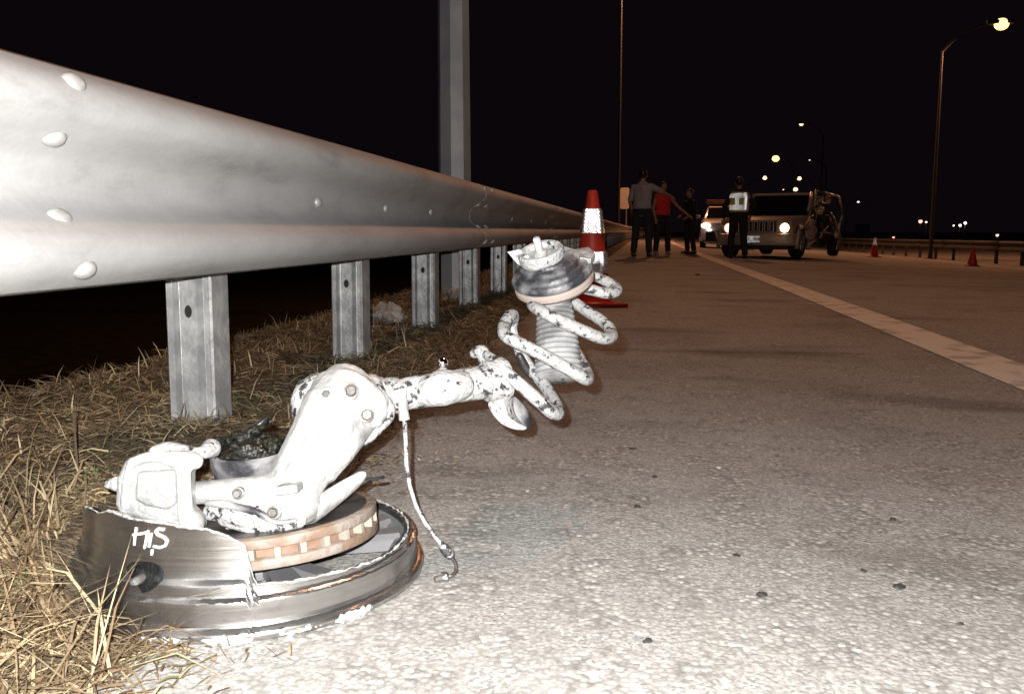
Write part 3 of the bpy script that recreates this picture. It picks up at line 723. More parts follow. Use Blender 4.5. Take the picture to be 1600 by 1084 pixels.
# lower edge and tongue of the dust shield
def sheet(mb, top, bot, thick):
    mb.plate(top + bot[::-1], thick); return mb
def ribbon(name, rows, m, parent, thick=.003):
    """rows: list of polylines of local points, same length"""
    k = len(rows[0]); vs = [p for r in rows for p in r]; fs = []
    for j in range(len(rows) - 1):
        for i in range(k - 1): fs.append((j * k + i, j * k + i + 1, (j + 1) * k + i + 1, (j + 1) * k + i))
    me = bpy.data.meshes.new(name); me.from_pydata(vs, [], fs); me.update()
    o = link(name, me, m, parent, 60); s_ = o.modifiers.new('thick', 'SOLIDIFY'); s_.thickness = thick; s_.offset = 0
    ss = o.modifiers.new('sub', 'SUBSURF'); ss.levels = ss.render_levels = 2
    return o
ribbon('dust_shield', [
    [A(352, 815, 1.21), A(395, 822, 1.20), A(440, 812, 1.19), A(478, 786, 1.195), A(508, 764, 1.21), A(545, 744, 1.23), A(566, 733, 1.245)],
    [A(345, 826, 1.205), A(395, 834, 1.19), A(440, 830, 1.18), A(486, 808, 1.18), A(520, 780, 1.195), A(556, 752, 1.22), A(575, 737, 1.24)],
    [A(372, 836, 1.21), A(405, 840, 1.20), A(445, 838, 1.19), A(494, 818, 1.20), A(520, 796, 1.215), A(554, 768, 1.24), A(573, 748, 1.25)]], 'white_cast', asm, .0035)
mb = MB(); limb(mb, [(330, 800, 1.19, 14), (350, 798, 1.185, 17), (385, 806, 1.18, 20), (398, 806, 1.18, 17)]); limb(mb, [(398, 815, 1.18, 14), (430, 818, 1.178, 17), (468, 812, 1.18, 13)]); limb(mb, [(350, 812, 1.185, 10), (400, 826, 1.18, 10), (450, 828, 1.178, 9)])
o = mb.build('pad_carrier', 'speckle', asm, 180); remesh(o, .0028, 2)
mb = MB(); mb.box(A(452, 762, 1.155), (.030, .012, .036), CAMR @ Matrix.Rotation(R(8), 3, 'Z'), bev=.004); mb.build('cast_boss', 'cast_grey', kn)
# hex bolts, a dark sleeve drawing the strut gap, and dark streaks on the casting
def hexbolt(px, py, d, r_px, parent=None, tilt_=(0, 0, 1)):
    c = A(px, py, d); r_ = r_px / pxm(d); nrm = (CAMR @ Vector(tilt_)).normalized(); q = Matrix.Translation(c) @ Vector((0, 0, 1)).rotation_difference(nrm).to_matrix().to_4x4()
    mb = MB(); mb.lathe([(r_ * 1.35, -.006), (r_ * 1.35, .001), (r_ * 1.0, .0012)], 20, q); mb.lathe([(r_, .0), (r_, .0075), (r_ * .8, .009), (.0005, .009)], 6, q); mb.build('bolt', 'steel', parent or kn, 20)
hexbolt(548, 612, 1.238, 9, tilt_=(.2, .3, 1)); hexbolt(572, 648, 1.235, 9, tilt_=(.35, .1, 1)); hexbolt(428, 800, 1.150, 8, tilt_=(0, .1, 1)); hexbolt(512, 618, 1.238, 7, tilt_=(-.2, .4, 1)); hexbolt(372, 770, 1.163, 7)
mb = MB(); limb(mb, [(585, 596, 1.315, 9), (594, 612, 1.292, 9), (598, 632, 1.285, 10), (592, 652, 1.282, 7)]); o = mb.build('dark_gap_sleeve', 'speckle_dark', asm, 180); remesh(o, .0025, 1)
mb = MB(); limb(mb, [(322, 786, 1.180, 4), (345, 787, 1.172, 7), (372, 792, 1.166, 6), (402, 800, 1.163, 7), (432, 815, 1.163, 5), (462, 812, 1.166, 4)]); o = mb.build('dark_streak', 'grey_smear', asm, 180); remesh(o, .002, 1)
mb = MB(); limb(mb, [(402, 792, 1.164, 3), (399, 806, 1.162, 5), (400, 822, 1.164, 3)]); mb.build('dark_streak', 'speckle_dark', asm, 180)
# caliper bracket: thick plate with raised rim and feet
cal = empty('brake_caliper'); cal.parent = asm
dC = 1.165
body = [(203, 716), (232, 708), (300, 706), (308, 716), (300, 740), (300, 790), (316, 806), (320, 824), (300, 834), (272, 834), (255, 815), (225, 806), (195, 800), (188, 785), (190, 745)]
bm_ = MB(); bm_.plate([A(x, y, dC) for x, y in body], .034, CAMR @ Vector((0, 0, 1)))
o = bm_.build('caliper_body', 'cast_grey', cal, 30); bv = o.modifiers.new('bevel', 'BEVEL'); bv.width = .005; bv.segments = 3; bv.limit_method = 'ANGLE'
mb = MB(); limb(mb, [(206, 722, 1.145, 8), (232, 714, 1.143, 9), (262, 713, 1.142, 9), (300, 716, 1.140, 13)]); limb(mb, [(262, 716, 1.142, 12), (284, 718, 1.138, 15), (304, 720, 1.138, 14)]); limb(mb, [(288, 725, 1.138, 10), (289, 765, 1.136, 10), (290, 800, 1.135, 13), (300, 820, 1.135, 16)])
limb(mb, [(272, 826, 1.14, 14), (300, 824, 1.138, 16), (306, 812, 1.138, 14)]); limb(mb, [(204, 724, 1.146, 7), (197, 760, 1.146, 7), (196, 790, 1.146, 8)])
o = mb.build('caliper_bridge', 'white_cast', cal, 180); remesh(o, .0026, 2)
mb = MB(); mb.plate([A(x, y, 1.148) for x, y in ((216, 736), (276, 732), (278, 786), (262, 796), (230, 790), (212, 780))], .010, CAMR @ Vector((0, 0, 1)))
o = mb.build('piston_housing', 'cast_grey', cal, 30); bv = o.modifiers.new('bevel', 'BEVEL'); bv.width = .004; bv.segments = 3
mb = MB(); limb(mb, [(190, 755, 1.17, 11), (180, 756, 1.17, 12), (171, 757, 1.17, 8)]); mb.build('guide_pin', 'speckle_light', cal, 60)
mb = MB(); limb(mb, [(240, 706, 1.21, 9), (262, 700, 1.22, 11), (285, 703, 1.21, 10), (312, 708, 1.20, 9), (330, 700, 1.23, 16)]); o = mb.build('caliper_lug', 'speckle_light', cal, 180); remesh(o, .003, 2)
# hub carrier cup full of grease
HC = A(392, 706, 1.275)
hub = empty('drive_joint'); hub.parent = asm
HM = Matrix.Translation(HC) @ Matrix.Rotation(R(3), 4, 'X') @ Matrix.Rotation(R(-2), 4, 'Y')
mb = MB(); mb.lathe([(.001, -.05), (.046, -.05), (.050, -.034), (.053, -.028), (.056, -.010), (.057, .002), (.054, .004), (.051, .002), (.050, -.008), (.001, -.010)], 40, HM); mb.build('joint_cup', 'grey_smear', hub, 40)
mb = MB(); mb.lathe([(.060, -.048), (.062, -.044), (.062, -.036), (.056, -.033), (.050, -.034), (.05, -.048)], 40, HM, closed=True); mb.build('seal_ring', 'speckle_dark', hub, 40)
mb = MB(); mb.ball(HM @ Vector((0, 0, .002)), (.049, .049, .011), 28, 10, .08)
for k in range(26):
    a = random.uniform(0, 6.28); r = random.uniform(0, .043); s_ = random.uniform(.007, .014); mb.ball(HM @ Vector((r * math.cos(a), r * math.sin(a), .007 + random.uniform(0, .008))), (s_, s_, s_ * .8), 9, 6, .15)
for px, py, d, r_ in ((355, 690, 1.29, 11), (372, 684, 1.29, 12), (388, 686, 1.29, 11), (340, 690, 1.28, 9), (428, 694, 1.29, 10), (440, 690, 1.28, 8)):
    mb.ball(A(px, py, d), r_ / pxm(d), 10, 7, .12)
g = mb.build('grease', 'grease', hub, 180); remesh(g, .0022, 1)
mb = MB(); mb.tube([A(372, 690, 1.275), A(395, 676, 1.285), A(414, 660, 1.30)], [.010, .008, .008], 9); mb.tube([A(396, 675, 1.284), A(420, 655, 1.302)], [.0095, .0075], 9); mb.build('cage_stub', 'grease', hub, 60)
# greasy ball-joint boot behind the knuckle
mb = MB(); mb.ball(A(484, 632, 1.315), (.027, .034, .040), 20, 14, .05); mb.ball(A(495, 610, 1.315), (.022, .03, .026), 16, 10, .05)
o = mb.build('ball_joint_boot', 'speckle_dark', asm, 180); remesh(o, .003, 2)
mb = MB(); limb(mb, [(478, 660, 1.31, 20), (474, 680, 1.30, 17), (464, 700, 1.285, 14), (455, 712, 1.28, 9)])
for k in range(14): mb.ball(A(random.uniform(455, 490), random.uniform(650, 705), 1.275), random.uniform(.005, .009), 8, 6, .2)
o = mb.build('grease_drip', 'grease', asm, 180); remesh(o, .0024, 1)

# strut tube with clamp, collar, ball stud
SA, SB = A(585, 622, 1.325), A(788, 592, 1.42)
sdir = (SB - SA).normalized()
def along(t): return SA + (SB - SA) * t
zq = Vector((0, 0, 1)).rotation_difference(sdir).to_matrix().to_4x4(); SM = Matrix.Translation(SA) @ zq
SL = (SB - SA).length
strut = empty('suspension_strut'); strut.parent = asm
mb = MB(); mb.lathe([(.001, -.02), (.0235, -.02), (.0235, SL * .22), (.0245, SL * .23), (.0255, SL * .60), (.0265, SL * .80), (.0275, SL), (.001, SL)], 36, SM); mb.build('strut_tube', 'speckle', strut, 40)
mb = MB()
for t, r_, ww in ((.03, .0305, .010), (.12, .0275, .012), (.90, .033, .012), (.97, .036, .008)):
    mb = MB(); mb.lathe([(.02, SL * t - ww), (r_ - .002, SL * t - ww), (r_, SL * t - ww * .6), (r_, SL * t + ww * .6), (r_ - .002, SL * t + ww), (.02, SL * t + ww)], 36, SM); mb.build('collar', 'speckle', strut, 40)
mb = MB(); limb(mb, [(668, 612, 1.345, 24), (692, 606, 1.338, 29), (718, 602, 1.35, 24)]); limb(mb, [(690, 590, 1.345, 18), (692, 584, 1.35, 11)])
o = mb.build('link_bracket', 'speckle_light', strut, 180); remesh(o, .0028, 2)
c = A(692, 567, 1.355); mb = MB(); mb.ball(c, .0085, 18, 12); mb.tube([c, A(692, 586, 1.353)], [.0042, .006], 10); mb.build('ball_stud', 'chrome', strut, 180)
mb = MB(); limb(mb, [(572, 606, 1.30, 16), (606, 640, 1.30, 13), (585, 672, 1.285, 11), (566, 690, 1.275, 9)]); o = mb.build('mount_web', 'speckle', strut, 180); remesh(o, .0028, 2)
mb = MB(); mb.tube([A(628, 608, 1.318), A(630, 640, 1.315), A(632, 656, 1.315)], [.0075, .0075, .0085], 10); mb.build('hose_clip', 'white_cast', strut, 50)
# lower spring seat: dished, bent plate
seat = empty('spring_seat'); seat.parent = asm
ribbon('seat_plate', [
    [A(747, 550, 1.44), A(757, 585, 1.425), A(764, 620, 1.41), A(776, 648, 1.40), A(800, 668, 1.40)],
    [A(768, 548, 1.43), A(780, 585, 1.41), A(786, 622, 1.395), A(792, 652, 1.39), A(812, 670, 1.395)],
    [A(788, 570, 1.45), A(806, 596, 1.44), A(800, 628, 1.43), A(806, 654, 1.43), A(828, 670, 1.44)]], 'speckle', seat, .005)
ribbon('seat_lip', [
    [A(758, 626, 1.405), A(768, 648, 1.395), A(786, 668, 1.39), A(818, 674, 1.40)],
    [A(772, 622, 1.40), A(786, 642, 1.39), A(806, 660, 1.39), A(830, 668, 1.40)]], 'speckle_light', seat, .005)
ribbon('seat_flange', [
    [A(800, 610, 1.45), A(816, 628, 1.45), A(829, 645, 1.455), A(832, 668, 1.45)],
    [A(792, 640, 1.43), A(802, 652, 1.43), A(815, 660, 1.43), A(824, 672, 1.43)]], 'grey_smear', seat, .005)
mb = MB(); limb(mb, [(742, 552, 1.45, 8), (752, 550, 1.445, 12), (760, 562, 1.44, 10)]); mb.build('seat_ear', 'speckle', seat, 180)

# coil spring: bent and splayed, strand by strand
def catmull(q, m=10):
    out = []
    for i in range(len(q) - 1):
        p0, p1, p2, p3 = q[max(i - 1, 0)], q[i], q[i + 1], q[min(i + 2, len(q) - 1)]
        for u in np.linspace(0, 1, m, endpoint=False): out.append(.5 * ((2 * p1) + (p2 - p0) * u + (2 * p0 - 5 * p1 + 4 * p2 - p3) * u * u + (3 * p1 - p0 - 3 * p2 + p3) * u ** 3))
    return out + [q[-1]]
coil = [(752, 562, 1.47), (762, 556, 1.43), (800, 590, 1.385), (842, 626, 1.39), (864, 645, 1.41), (872, 640, 1.45), (852, 604, 1.53), (822, 566, 1.57), (800, 520, 1.575), (802, 494, 1.56), (795, 496, 1.53), (787, 512, 1.50), (792, 526, 1.47),
        (824, 542, 1.455), (868, 565, 1.455), (904, 586, 1.47), (918, 592, 1.50), (915, 578, 1.55), (890, 535, 1.63), (855, 490, 1.645), (834, 476, 1.61), (836, 480, 1.55), (866, 497, 1.515), (905, 514, 1.52), (940, 528, 1.545),
        (956, 525, 1.58), (946, 506, 1.62), (905, 478, 1.67), (862, 448, 1.70), (832, 432, 1.70), (838, 440, 1.69), (880, 446, 1.67), (915, 451, 1.655), (948, 458, 1.66), (964, 453, 1.685), (950, 441, 1.71), (912, 424, 1.73), (880, 412, 1.72)]
cp = catmull([A(*c) for c in coil], 9); nc = len(cp)
mb = MB(); mb.tube(cp, [.0106 * min(1, .55 + 8 * min(k / nc, 1 - k / nc)) for k in range(nc)], 12, cap='round'); mb.build('coil_spring', 'speckle', asm, 180)

# dust boot and top mount
TM0, TM1 = A(876, 596, 1.56), A(862, 400, 1.60)
BA = A(874, 590, 1.55); BB = A(866, 468, 1.585)
bd = (BB - BA).normalized(); BL = (BB - BA).length
BM = Matrix.Translation(BA) @ Vector((0, 0, 1)).rotation_difference(bd).to_matrix().to_4x4()
prof = [(.010, -.004), (.036, -.004)]; nr = 13
for k in range(nr):
    z = BL * .86 * k / nr; r_ = .044 - .012 * (k / nr)
    prof += [(r_ - .004, z), (r_, z + BL * .86 / nr * .35), (r_, z + BL * .86 / nr * .6), (r_ - .004, z + BL * .86 / nr)]
prof += [(.032, BL * .9), (.026, BL)]
mb = MB(); mb.lathe(prof, 32, BM); mb.build('dust_boot', 'boot', asm, 50)
mb = MB(); mb.lathe([(.018, BL * .9), (.027, BL * .92), (.030, BL * .98), (.027, BL * 1.03), (.030, BL * 1.08), (.028, BL * 1.18), (.02, BL * 1.2)], 32, BM); mb.build('bump_stop', 'pinkwhite', asm, 50)
mb = MB(); limb(mb, [(812, 556, 1.55, 6), (824, 578, 1.56, 8), (846, 590, 1.57, 10), (876, 592, 1.57, 10)]); mb.build('strand_underside', 'rubber', asm, 180)  # black tube standing in for the dark underside of a coil strand
# top mount axis leans toward the camera so its upper face shows
MC = A(866, 441, 1.60); md = (CAMR @ Vector((-.24, .84, .48))).normalized()
MM = Matrix.Translation(MC) @ Vector((0, 0, 1)).rotation_difference(md).to_matrix().to_4x4()
top = empty('strut_top_mount'); top.parent = asm
mb = MB(); mb.lathe([(.02, -.014), (.055, -.014), (.066, -.010), (.072, -.003), (.072, .004), (.068, .008), (.02, .008)], 48, MM); mb.build('bearing_ring', 'pinkwhite', top, 40)
mb = MB(); mb.lathe([(.05, .008), (.070, .010), (.0735, .014), (.073, .021), (.069, .025), (.066, .0255), (.0655, .031), (.060, .035), (.055, .0355), (.0545, .042), (.050, .045), (.046, .0455), (.044, .050), (.030, .051), (.02, .05)], 48, MM); mb.build('rubber_mount', 'grey_smear', top, 50)
mb = MB(); mb.lathe([(.020, .046), (.038, .048), (.041, .054), (.041, .066), (.038, .069), (.033, .068), (.030, .058), (.010, .056)], 40, MM @ Matrix.Translation((-.010, -.004, 0))); mb.build('mount_cup', 'speckle_light', top, 40)
mb = MB(); mb.lathe([(.001, .054), (.012, .054), (.0125, .062), (.007, .064), (.0068, .088), (.005, .091), (.001, .091)], 12, MM @ Matrix.Translation((-.012, 0, 0))); mb.build('stud_nut', 'white_cast', top, 30)
mb = MB(); mb.plate([A(793, 394, 1.575), A(812, 390, 1.575), (A(828, 402, 1.57)), A(822, 420, 1.57), A(808, 412, 1.575)], .006); mb.build('mount_ear', 'speckle', top)
mb = MB(); mb.plate([MM @ Vector(p) for p in ((.03, .045, .03), (.066, .052, .026), (.078, .028, .022), (.072, 0, .026), (.05, .0, .034))], .012); mb.build('mount_flange', 'grey_smear', top)

# brake hose hanging down to the asphalt
hp = [(632, 655, 1.315), (634, 690, 1.315), (635, 725, 1.313), (640, 758, 1.312), (650, 790, 1.312), (664, 816, 1.308), (680, 838, 1.306), (694, 856, 1.303)]
hq = [A(*p) for p in hp]
mb = MB(); mb.tube(hq, [.0032] * 3 + [.0030] * 5, 9); hs = mb.build('brake_hose', 'speckle', asm, 180)
mb = MB(); mb.tube([A(688, 848, 1.304), A(694, 856, 1.302), A(701, 864, 1.301), (A(705, 869, 1.301))], [.0045, .0075, .0078, .005], 12); mb.build('hose_ferrule', 'speckle_dark', hs, 40)
gd = lambda px, py, up: (EYE + ray(px, py) * ((EYE.z - up) / -ray(px, py).z)) - WC
mb = MB(); mb.tube([A(705, 868, 1.301), A(712, 880, 1.301), gd(713, 892, .008), gd(706, 899, .006), gd(698, 900, .006)], [.0028] * 5, 9); mb.build('brake_pipe', 'steel', hs, 180)
mb = MB(); mb.tube([gd(700, 900, .006), gd(694, 901, .006), gd(692, 902, .006), gd(687, 903, .006), gd(679, 905, .006)], [.006, .0085, .006, .0055, .004], 8); mb.build('union_nut', 'steel', hs, 30)
mb = MB(); mb.tube([A(562, 757, 1.27), A(575, 749, 1.28), A(590, 747, 1.29), A(600, 745, 1.295)], .0024, 7); mb.build('sensor_wire', 'rubber', asm, 180)

# ------------------------------------------------------------------ stones and crumbs
def stone(px, py, r, m, label, group, onverge=None, name='stone', fl=.6):
    if onverge: q = at_x(px, py, -onverge); q.z = verge_z(onverge, q.y)
    else: q = G(px, py)
    mb = MB(); mb.ball((0, 0, r * fl * .6), (r, r * .7, r * fl), 8, 6, .3 if name == 'debris' else .16); 
    if r > .05:
        mb = MB(); mb.ball((0, 0, r * fl * .4), (r, r * .8, r * fl), 28, 18)
        mb.v = [tuple(Vector(v) * (1 + .45 * mnoise.noise(Vector(v) * (2.2 / r)) + .22 * mnoise.noise(Vector(v) * (6 / r) + Vector((px, 0, 0))))) for v in mb.v]
    o = mb.build(name, m, None, 20 if name == 'debris' else 40); o.location = q; o.rotation_euler = (0, 0, random.uniform(0, 6)); tag(o, label, name, group)
stone(606, 500, .085, 'pebble', 'largest pale rock lying in dry grass between two guardrail posts', 'rocks on the verge', 1.12)
stone(716, 478, .09, 'pebble', 'pale rock in the grass at the foot of the thick lamp pole', 'rocks on the verge', 1.05)
for px, py, r in ((988, 702, .008), (1023, 745, .006), (996, 792, .007), (1190, 930, .008), (1405, 918, .010), (1395, 812, .007), (1012, 1002, .007), (1150, 868, .006), (1090, 430, .03), (1500, 975, .005), (1350, 892, .006)):
    stone(px, py, r, 'debris', 'small dark crumb of debris lying on the pale asphalt', 'dark crumbs on the asphalt', name='debris', fl=.35)
for px, py, r in ((1123, 732, .006), (655, 718, .004), (825, 768, .005)):
    stone(px, py, r, 'pebble', 'small pale pebble lying loose on the asphalt', 'pale pebbles on the asphalt', name='pebble', fl=.6)

# ------------------------------------------------------------------ retroreflective sheeting: real corner prisms
def prisms(pos, u0, u1, v0, v1, s):
    """pos(u, v) -> point (u, v in metres over the band); triangular lattice of side s, each a corner cube"""
    mb = MB(); h = s * math.sqrt(3) / 2; rows = max(1, round((v1 - v0) / h)); cols = max(1, round((u1 - u0) / s))
    du = (u1 - u0) / cols; dv = (v1 - v0) / rows
    def nd(i, j): return Vector(pos(u0 + du * (i + .5 * (j % 2)), v0 + dv * j))
    for j in range(rows):
        for i in range(cols):
            if j % 2 == 0: tr = ((nd(i, j), nd(i + 1, j), nd(i, j + 1)), (nd(i + 1, j), nd(i + 1, j + 1), nd(i, j + 1)))
            else: tr = ((nd(i, j), nd(i + 1, j), nd(i + 1, j + 1)), (nd(i, j), nd(i + 1, j + 1), nd(i, j + 1)))
            for a, b, c in tr:
                nn = (b - a).cross(c - a)
                if nn.length < 1e-12: continue
                A2, B2, C2 = (c - b).length_squared, (a - c).length_squared, (b - a).length_squared
                xa, xb = (B2 + C2 - A2) / 2, (A2 + C2 - B2) / 2      # squared distances apex-a, apex-b
                xc = (A2 + B2 - C2) / 2
                if min(xa, xb, xc) <= 0: continue
                e1 = (b - a).normalized(); e3 = nn.normalized(); e2 = e3.cross(e1)
                L1 = (b - a).length; px_ = (xa - xb + L1 * L1) / (2 * L1); cx1, cy1 = (c - a).dot(e1), (c - a).dot(e2)
                py_ = (xa - xc + cx1 * cx1 + cy1 * cy1 - 2 * cx1 * px_) / (2 * cy1); pz2 = xa - px_ * px_ - py_ * py_
                if pz2 <= 0: continue
                ap = a + e1 * px_ + e2 * py_ - e3 * math.sqrt(pz2)
                mb.add([a, b, c, ap], [(0, 1, 3), (1, 2, 3), (2, 0, 3)])
    return mb
def raw(mb, name, m, parent):
    me = bpy.data.meshes.new(name); me.from_pydata(mb.v, [], mb.f); me.update(); return link(name, me, m, parent, 0)

# ------------------------------------------------------------------ traffic cones
def cone(loc, h, rb, rt, bands, base_w, label, rz=0, facing=None):
    t = empty('traffic_cone', loc, rz); tag(t, label, 'traffic cone', 'traffic cones closing the lane')
    rad = lambda z: rb + (rt - rb) * (z - .03) / (h - .03)
    mb = MB(); mb.lathe([(rb + .012, .026), (rb + .004, .034)] + [(rad(z), z) for z in np.linspace(.04, h - .01, 8)] + [(rt * .9, h), (rt * .5, h + .002), (rt * .45, h - .05)], 28); mb.build('cone_body', 'cone', t, 50)
    mb = MB(); mb.box((0, 0, .014), (base_w, base_w, .028), bev=.006); mb.build('foot', 'conebase', t)
    for z0, z1 in bands:
        mb = MB(); mb.lathe([(rad(z0) + .002, z0), (rad(z0) + .004, z0), (rad(z1) + .004, z1), (rad(z1) + .002, z1)], 28); cl = mb.build('collar', 'collar', t, 50)
        rm = rad((z0 + z1) / 2)
        s_ = max(.010, (z1 - z0) / 12)
        pr = prisms(lambda u, v: ((rad(z0 + v) + .0125) * math.cos(u / rm), (rad(z0 + v) + .0125) * math.sin(u / rm), z0 + v), 0, 2 * math.pi * rm, .003, z1 - z0 - .003, s_)
        raw(pr, 'reflective_band', 'retro', cl)
    return t
cg = G(924, 478)
cone(cg, .75, .135, .032, [(.22, .36), (.475, .635)], .38, 'nearest tall red cone with glowing white bands, behind the coil spring', R(20))
c2 = G(1366, 402); cone(c2, .66, .13, .03, [(.40, .54), (.56, .68 - .05)], .34, 'red cone with two lit white collars beside the crushed off-roader', R(35))
c3 = G(1519, 416); cone(c3, .50, .125, .02, [], .27, 'plain red cone without white bands standing by the lane dash', R(10))

# ------------------------------------------------------------------ people
M['skin'] = mat('skin', (.36, .20, .13), .6); M['hair'] = mat('black hair', (.012, .010, .009), .5)
M['grey_shirt'] = mat('blue grey shirt', (.30, .32, .36), .85, col2=(.22, .24, .28), scale=8, bump=.4, bscale=14)
M['navy'] = mat('dark navy trousers', (.016, .022, .040), .85, bump=.3, bscale=14)
M['red_top'] = mat('red top', (.62, .03, .03), .8, bump=.3, bscale=14)
M['black_cloth'] = mat('black cloth', (.012, .012, .014), .85, bump=.3, bscale=14)
M['shoe'] = mat('pale shoe', (.45, .42, .40), .7); M['shoe_dark'] = mat('black shoe', (.02, .02, .02), .5)
M['vest'] = mat('fluorescent vest', (.50, .62, .10), .8)
M['eye'] = mat('eye', (.02, .02, .02), .3); M['lips'] = mat('lips', (.30, .10, .08), .5)
def person(loc, rz, h, arms, label, shirt, pants, shoe, sleeve=.45, lean=0.0, stance=.10, long_hair=False, step=0.0, vest=False):
    t = empty('person', loc, rz); t.scale = (h / 1.72,) * 3; tag(t, label, 'person', 'people at the roadside')
    V = Vector
    hipz, chz, nkz = .93, 1.33, 1.47
    ch = V((0, lean * .4, chz)); nk = V((0, lean * .55, nkz)); hd = V((0, lean * .65 + .015, 1.615))
    b = MB()
    def torso(mb, g):
        mb.tube([V((0, 0, hipz - .03)), V((0, 0, hipz + .06)), V((0, lean * .15, 1.08)), ch * .6 + V((0, lean * .15, 1.08)) * .4, ch, V((0, lean * .5, 1.41)), nk - V((0, 0, .03))],
                [.098 + g, .110 + g, .100 + g, .112 + g, .118 + g, .098 + g, .055 + g], 16, cap='round', flat=1.5)
    torso(b, 0)
    b.tube([nk - V((0, 0, .05)), nk, hd - V((0, 0, .06))], [.058, .052, .054], 12, cap='round')
    b.ball(hd + V((0, 0, .012)), (.076, .094, .112), 20, 14); b.ball(hd + V((0, .030, -.055)), (.056, .062, .058), 14, 10)
    b.tube([hd + V((0, .088, .012)), hd + V((0, .112, -.020)), hd + V((0, .094, -.030))], [.010, .014, .012], 8, cap='round')
    for s in (-1, 1): b.ball(hd + V((s * .078, -.004, -.008)), (.012, .020, .030), 10, 8)
    feet = []
    for s in (-1, 1):
        hp = V((s * .095, 0, hipz)); kn_ = V((s * (.10 + stance * .3), .03 + s * step * .5, .49)); an = V((s * (.10 + stance * .6), -.02 + s * step, .085))
        b.tube([hp, hp * .5 + kn_ * .5, kn_, kn_ * .6 + an * .4, an], [.090, .075, .056, .056, .040], 12, cap='round'); b.tube([an, an + V((0, .13, -.045))], [.040, .032], 10, cap='round'); feet.append((hp, kn_, an))
    for s, (el, wr) in zip((-1, 1), arms):
        sh = ch + V((s * .175, 0, .06)); el = V(el); wr = V(wr)
        b.tube([ch + V((s * .10, 0, .06)), sh, sh * .5 + el * .5, el, el * .5 + wr * .5, wr], [.062, .056, .046, .038, .036, .026], 12, cap='round')
        d = (wr - el).normalized(); sd = d.cross(V((0, 0, 1)));
        if sd.length < .2: sd = V((0, s, 0))
        sd.normalize(); nr = d.cross(sd).normalized(); pm_ = wr + d * .05
        b.tube([wr, pm_, pm_ + d * .035], [.025, .034, .034], 10, cap='round', flat=1.0)
        for k, (o_, l_) in enumerate(((-.030, .062), (-.010, .074), (.010, .070), (.029, .054))):
            p = pm_ + d * .03 + sd * o_; b.tube([p, p + d * l_ * .5 + nr * .006, p + d * l_ + nr * .022], [.0105, .0095, .008], 7, cap='round')
        p = wr + d * .02 - sd * .02; b.tube([p, p + d * .03 - sd * .03, p + d * .06 - sd * .036], [.013, .012, .010], 7, cap='round')
    body = b.build('body', 'skin', t, 180); remesh(body, .0085, 1)
    for s in (-1, 1):
        e = MB(); e.ball(hd + V((s * .032, .086, .010)), (.012, .008, .007), 8, 6); e.build('eye', 'eye', t, 180)
    e = MB(); e.ball(hd + V((0, .088, -.062)), (.022, .010, .006), 10, 6); e.build('mouth', 'lips', t, 180)
    q = MB(); q.ball(hd + V((0, -.014, .030)), (.084, .096, .106), 20, 14)
    if long_hair: q.tube([hd + V((0, -.05, .03)), hd + V((0, -.075, -.08)), nk + V((0, -.08, -.06))], [.07, .068, .04], 12, cap='round', flat=1.2)
    q.v = [v for v in q.v]
    hr = q.build('hair', 'hair', t, 180)
    m_ = hr.data; bm = bmesh.new(); bm.from_mesh(m_); dl = [v for v in bm.verts if v.co.y > hd.y + .052 and v.co.z < hd.z + .055]; bmesh.ops.delete(bm, geom=dl, context='VERTS'); bm.to_mesh(m_); bm.free()
    q = MB(); torso(q, .018)
    for s, (el, wr) in zip((-1, 1), arms):
        sh = ch + V((s * .175, 0, .06)); el = V(el); wr = V(wr); end = sh.lerp(el, min(1, sleeve / .5)) if sleeve <= .5 else el.lerp(wr, (sleeve - .5) / .5)
        pts = [ch + V((s * .08, 0, .05)), sh] + ([el] if sleeve > .5 else []) + [end]; q.tube(pts, [.078, .074] + ([.056] if sleeve > .5 else []) + [.058 if sleeve <= .5 else .044], 12)
    o = q.build('top', shirt, t, 180); remesh(o, .010, 2)
    q = MB(); q.tube([V((0, 0, hipz + .10)), V((0, 0, hipz)), V((0, 0, hipz - .10))], [.118, .126, .10], 16, flat=1.45)
    for hp, kn_, an in feet: q.tube([hp + V((0, 0, .02)), hp * .5 + kn_ * .5, kn_, an + V((0, 0, .0))], [.104, .092, .076, .066], 12)
    o = q.build('trousers', pants, t, 180); remesh(o, .011, 2)
    for hp, kn_, an in feet:
        q = MB(); q.tube([an + V((0, -.04, -.04)), an + V((0, .06, -.045)), an + V((0, .17, -.055))], [.046, .046, .036], 12, cap='round'); q.v = [(x, y, max(z, .0)) for x, y, z in q.v]; q.build('shoe', shoe, t, 60)
    if vest:
        q = MB(); q.tube([V((0, lean * .12, 1.00)), V((0, lean * .15, 1.10)), ch * .6 + V((0, lean * .15, 1.08)) * .4, ch, V((0, lean * .5, 1.42))], [.134, .138, .146, .152, .128], 20, flat=1.5)
        vo_ = q.build('vest', 'vest', t, 60)
        R_ = lambda z: float(np.interp(z, [1.0, 1.1, 1.25, 1.33, 1.42], [.134, .138, .146, .152, .128])) + .010
        def wrap(z0): 
            return lambda u, v: (1.5 * R_(z0 + v) * math.cos(u / .19), R_(z0 + v) * math.sin(u / .19), z0 + v)
        for z0, z1 in ((1.04, 1.15), (1.29, 1.40)):
            raw(prisms(wrap(z0), 0, 2 * math.pi * .19, 0, z1 - z0, .022), 'reflective_band', 'retro', vo_)
        for s in (-1, 1):
            a0 = -math.pi / 2 + s * .42
            raw(prisms(lambda u, v: (1.5 * R_(1.15 + v) * math.cos(a0 + u / .19), R_(1.15 + v) * math.sin(a0 + u / .19), 1.15 + v), -.035, .035, 0, .14, .022), 'reflective_band', 'retro', vo_)
    return t
